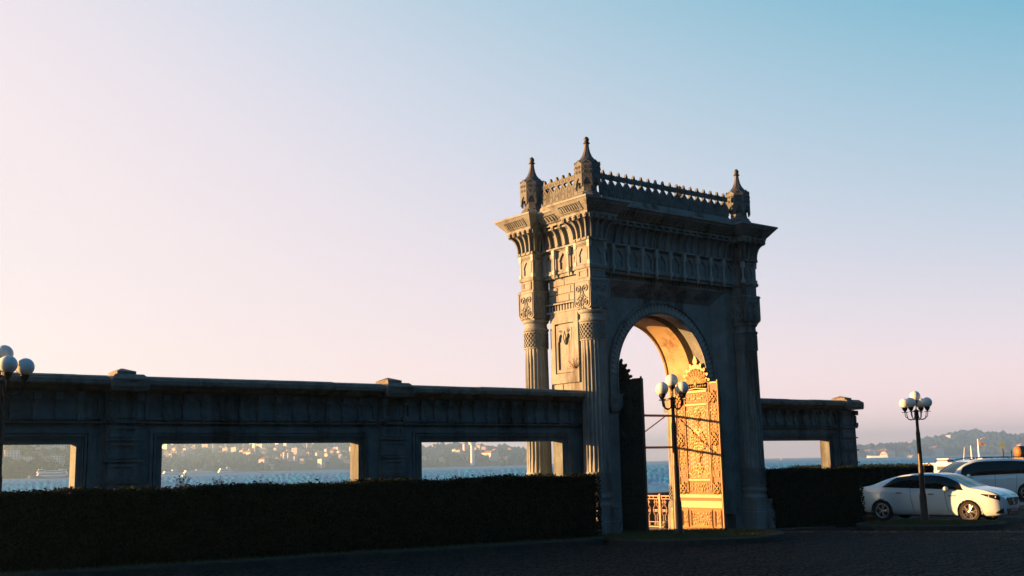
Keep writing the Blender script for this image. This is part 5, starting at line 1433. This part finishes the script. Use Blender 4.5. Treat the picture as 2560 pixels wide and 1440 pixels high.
woods('hazy woodland on the far shore seen through the wall', hz_left, -75, 1345, 1700, 3, lambda px, q: 9 if 225 < px < 325 else (-.6 if (q < .33 and 390 < px < 640) or px > 1240 or (px < 225 and q < .5) else .5), 3.5, 8.5)
woods('hazy woodland on the headland beyond the cars', hz_right, 2125, 2900, 1900, 5, lambda px, q: -.3, 9, 22)
# houses
HC = [(.50, .44, .40), (.46, .43, .41), (.54, .51, .48), (.47, .37, .31), (.40, .39, .38), (.56, .54, .52)]
HM = [mat('house_plaster_%d' % i, c, .8) for i, c in enumerate(HC)]; RF = [mat('tile_roof', (.28, .11, .06), .85), mat('grey_roof', (.2, .19, .19), .85)]
M['hwin'] = mat('house_windows', (.05, .055, .06), .3)
def house_mesh(w, d, h, fl, hip, wm):
    b = MB(); b.box(-w/2, w/2, -d/2, d/2, -6, h); r = MB(); e = .6
    if hip: r.rings([[(-w/2-e, -d/2-e, h+.01), (w/2+e, -d/2-e, h+.01), (w/2+e, d/2+e, h+.01), (-w/2-e, d/2+e, h+.01)], [(-w/4, -.1, h+min(w, d)*.28), (w/4, -.1, h+min(w, d)*.28), (w/4, .1, h+min(w, d)*.28), (-w/4, .1, h+min(w, d)*.28)]])
    else: r.box(-w/2-.2, w/2+.2, -d/2-.2, d/2+.2, h+.01, h+.6); r.box(-w*.2, w*.1, -d*.2, d*.2, h+.61, h+2.4)
    win = MB(); nw = max(2, int(w/3))
    for f in range(fl):
        z = 1.0+f*(h-.6)/fl
        for k in range(nw):
            x = -w/2+w*(k+.5)/nw
            for sy in (-1, 1): win.box(x-.55, x+.55, min(sy*d/2, sy*(d/2+.06)), max(sy*d/2, sy*(d/2+.06)), z, z+1.5)
        for k in range(max(2, int(d/3))):
            y = -d/2+d*(k+.5)/max(2, int(d/3))
            for sx in (-1, 1): win.box(min(sx*w/2, sx*(w/2+.06)), max(sx*w/2, sx*(w/2+.06)), y-.5, y+.5, z, z+1.5)
    return b.mesh('wall', (0, 0, 0), False, [wm]), r.mesh('roof', (0, 0, 0), False, [RF[0 if hip else 1]]), win.mesh('windows', (0, 0, 0), False, [M['hwin']])
rnd = random.Random(9)
HT = []; HDESC = []
for i in range(10):
    fl = rnd.choice((2, 2, 3, 4, 5)); w = rnd.uniform(10, 17); HT.append(house_mesh(w, rnd.uniform(9, 13), fl*3.0+.6, fl, i % 3 != 2, HM[i % 6])); HDESC.append('%s %s house with %s roof' % (('low', 'three-storey', 'four-storey', 'tall')[fl-2], ('peach', 'beige', 'cream', 'ochre', 'grey', 'white')[i % 6], 'red' if i % 3 != 2 else 'flat'))
big = [house_mesh(44, 18, 14, 4, True, HM[2]), house_mesh(30, 16, 22, 6, False, HM[5]), house_mesh(60, 14, 9, 2, True, HM[0])]
def house(mset, p, z, a, label, group, name='hillside_house', s=1):
    t = thing(name, label, 'house', (p.x, p.y, z), group); t.rotation_euler = (0, 0, a)
    for n, me in zip(('wall', 'roof', 'windows'), mset):
        o = bpy.data.objects.new(n, me); S.collection.objects.link(o); o.parent = t; o.scale = (s, s, s)
        if n == 'windows': o['kind'] = 'stuff'
    return t
HD = []
LANDM = [(-999, 60, 'beside the lamp pole'), (60, 120, 'above the looped-band ferry'), (120, 300, 'by the leftmost jamb'), (300, 470, 'near the low ferry'), (470, 540, 'left of the paired minarets'), (540, 600, 'right of the paired minarets'), (600, 680, 'near the single minaret'), (680, 780, 'near the sunlit blocks'), (780, 1000, 'towards the sunlit jamb'),
         (1000, 1110, 'well left of the white tower'), (1110, 1172, 'just left of the white tower'), (1172, 1240, 'just right of the white tower'), (1240, 1400, 'by the sunlit back column'), (2100, 2180, 'behind the white ship'), (2180, 2230, 'along the first row'), (2230, 2290, 'along the second row'), (2290, 2345, 'behind the lamp post'), (2345, 2400, 'below the ridge palace'), (2400, 2470, 'below the thin masts'), (2470, 2700, 'behind the diamond sign')]
def where(px, q):
    return ('close to the water', 'low on the slope', 'halfway up the slope', 'high on the slope')[min(3, int(q*4))]+' '+[t for a_, c_, t in LANDM if a_ <= px < c_][0]
def scatter(n, fn, p0, p1, label, group, q0, q1, facing, smin=.8, smax=1.25, keep=lambda px, q: True):
    k = 0
    while k < n:
        px = rnd.uniform(p0, p1); q = q0+(q1-q0)*rnd.random()
        if not keep(px, q): continue
        d, z = fn(px, q); p = dirpt(px, d); z += noise2(p.x*.006, p.y*.006)*(5.5*min(1, q*4) if px < 1500 else 3)+1.5
        hi = rnd.randrange(len(HT)); sc_ = rnd.uniform(smin, smax)
        house(HT[hi], p, z, face(p.x, p.y)+facing+rnd.uniform(-.5, .5), HDESC[hi]+' '+where(px, q), group, s=sc_); k += 1
scatter(60, hz_left, 14, 186, 'hazy pale house on the wooded slope seen through the leftmost opening', 'houses in the leftmost opening', .12, .95, PI/2, .6, 1.0)
scatter(150, hz_left, 398, 890, 'small hazy hillside house with a sunlit flank in the wide middle opening', 'houses in the wide middle opening', .02, .95, .6, .55, 1.1, lambda px, q: not (px < 640 and q < .3))
scatter(32, hz_left, 1045, 1325, 'small hazy house on the low hill seen through the opening next to the gate', 'houses in the opening next to the gate', .02, .75, .6, .5, 1.0)
scatter(26, hz_right, 2145, 2345, 'tiny pale waterfront house on the headland between end pier and lamp post', 'waterfront houses on the headland', .0, .12, .5, .9, 1.5)
scatter(24, hz_right, 2345, 2560, 'tiny pale house scattered on the headland right of the lamp post', 'houses on the headland slope', .05, .8, .5, .9, 1.5)
for px, q, m, a, lb, s in ((95, .62, 0, PI/2, 'large many-windowed block high on the slope in the leftmost opening', 1.0), (705, .55, 1, .5, 'tall sunlit block on the hill in the wide middle opening', 1.0), (757, .52, 1, .5, 'cream sunlit block on the hill left of the middle opening edge', .8),
                       (610, .3, 0, .6, 'broad pale building on the slope under the minarets', .8), (1215, .2, 0, .5, 'square pale block on the slope beside the white tower', 1.0), (1185, .6, 2, .6, 'stepped sunlit building right behind the white tower', .7),
                       (2352, .62, 2, .35, 'long sunlit palace-like building on the headland ridge', 1.5), (2372, .5, 1, .4, 'tall pale building beside the ridge palace', 1.3), (2330, .02, 0, .4, 'large sunlit waterfront building by the lamp post', 1.5), (2200, .0, 2, .4, 'long pale waterfront row near the end pier', 1.8), (2245, .0, 2, .4, 'second pale waterfront row towards the lamp post', 1.3), (2415, .35, 2, .4, 'pale terrace of houses across the headland slope', 1.4)):
    fn = hz_left if px < 1500 else hz_right; d, z = fn(px, q); p = dirpt(px, d); house(big[m], p, z, face(p.x, p.y)+a, lb, None, 'large_building', s)
# minarets, radio masts and the white tower
def minaret(px, q, h, label):
    fn = hz_left if px < 1500 else hz_right; d, z = fn(px, q); p = dirpt(px, d); t = thing('minaret', label, 'minaret', (p.x, p.y, z))
    b = MB(); b.lathe([(1.7, z-8), (1.7, z+h*.12), (1.2, z+h*.16), (1.1, z+h*.72), (1.1, z+h*.85)], 10, p.x, p.y); b.build('shaft', HM[5], t)
    b = MB(); b.lathe([(1.1, z+h*.68), (1.9, z+h*.71), (1.9, z+h*.73), (1.1, z+h*.731)], 10, p.x, p.y); b.build('balcony', HM[5], t)
    b = MB(); b.lathe([(1.35, z+h*.85), (.1, z+h)], 10, p.x, p.y); b.build('spire', RF[1], t)
for i, (px, q, h) in enumerate(((418, .20, 34), (522, .36, 36), (553, .38, 36), (627, .42, 34), (826, .55, 34))):
    minaret(px, q, h, ('slim minaret nearest the %s' % ('opening edge by the low ferry',) if i == 0 else 'left one of two paired slim minarets' if i == 1 else 'right one of two paired slim minarets' if i == 2 else 'single slim minaret right of the paired ones' if i == 3 else 'slim minaret high on the hill near the sunlit jamb'))
d, z = hz_left(1172, .03); p = dirpt(1172, d); tw = thing('control_tower', 'tall white tower with a flared round head on the far shore', 'tower', (p.x, p.y, 0))
b = MB(); b.lathe([(4.6, -3), (4.2, 6), (3.8, 36), (4.2, 40)], 16, p.x, p.y); b.build('shaft', M['boatwhite'], tw, 40)
b = MB(); b.lathe([(4.2, 40), (8.5, 46), (9.0, 48), (9.0, 51), (7.5, 52.5), (3, 53)], 20, p.x, p.y); b.build('head', M['boatwhite'], tw, 40)
b = MB(); b.lathe([(8.7, 46.4), (9.1, 48.1), (9.1, 50.2), (8.9, 50.3)], 20, p.x, p.y, cap0=False, cap1=False); b.build('window_ring', M['hwin'], tw)
b = MB(); b.lathe([(.6, 53), (.25, 64)], 8, p.x, p.y); b.build('antenna', M['boatwhite'], tw)
for px, q, h, lb in ((2442, .9, 26, 'left one of two thin masts on the headland ridge'), (2449, .92, 24, 'right one of two thin masts on the headland ridge')):
    d, z = hz_right(px, q); p = dirpt(px, d); t = thing('radio_mast', lb, 'mast', (p.x, p.y, z)); b = MB(); b.lathe([(2.0, z-4), (1.2, z+h*.7), (.3, z+h+8)], 6, p.x, p.y); b.build('lattice', HM[5], t)
    b = MB(); b.lathe([(1.8, z+h*.5), (1.8, z+h*.55)], 8, p.x, p.y); b.build('platform', HM[5], t)

# ================================================================ added unseen slope behind the viewer, blocking low sky to deepen the shade
M['slope'] = mat('sky_blocker_dark', (.010, .014, .008), 1.0, spec=0, col2=(.016, .02, .012), scale=.3)
b = MB()
def sl(a, c):
    th = math.radians(184+168*a); r = 40+26*c; n = noise2(a*30, c*6)*2.2
    return (2+r*math.cos(th), -2+r*math.sin(th), .2 if c == 0 else 4+24*c**.5+n*min(1, c*5))
b.grid(110, 22, sl)
o = b.build('added_sky_blocker', M['slope'], None, 'all', org=(0, 0, 0)); tag(o, kind='structure')
# ================================================================ haze
m = bpy.data.materials.new('evening_haze'); m.use_nodes = True; nt = m.node_tree; nt.nodes.clear()
pv = nt.nodes.new('ShaderNodeVolumePrincipled'); pv.inputs['Color'].default_value = (.39, .69, 1.0, 1); pv.inputs['Density'].default_value = .00030; pv.inputs['Anisotropy'].default_value = .56
ou = nt.nodes.new('ShaderNodeOutputMaterial'); nt.links.new(pv.outputs[0], ou.inputs['Volume'])
b = MB(); b.box(-3000, 4700, -450, 4300, -4.2, 112); hz = b.build('haze', m, None, org=(0, 0, 0)); tag(hz, kind='stuff')
S.cycles.volume_bounces = 0
S.cycles.max_bounces = 6
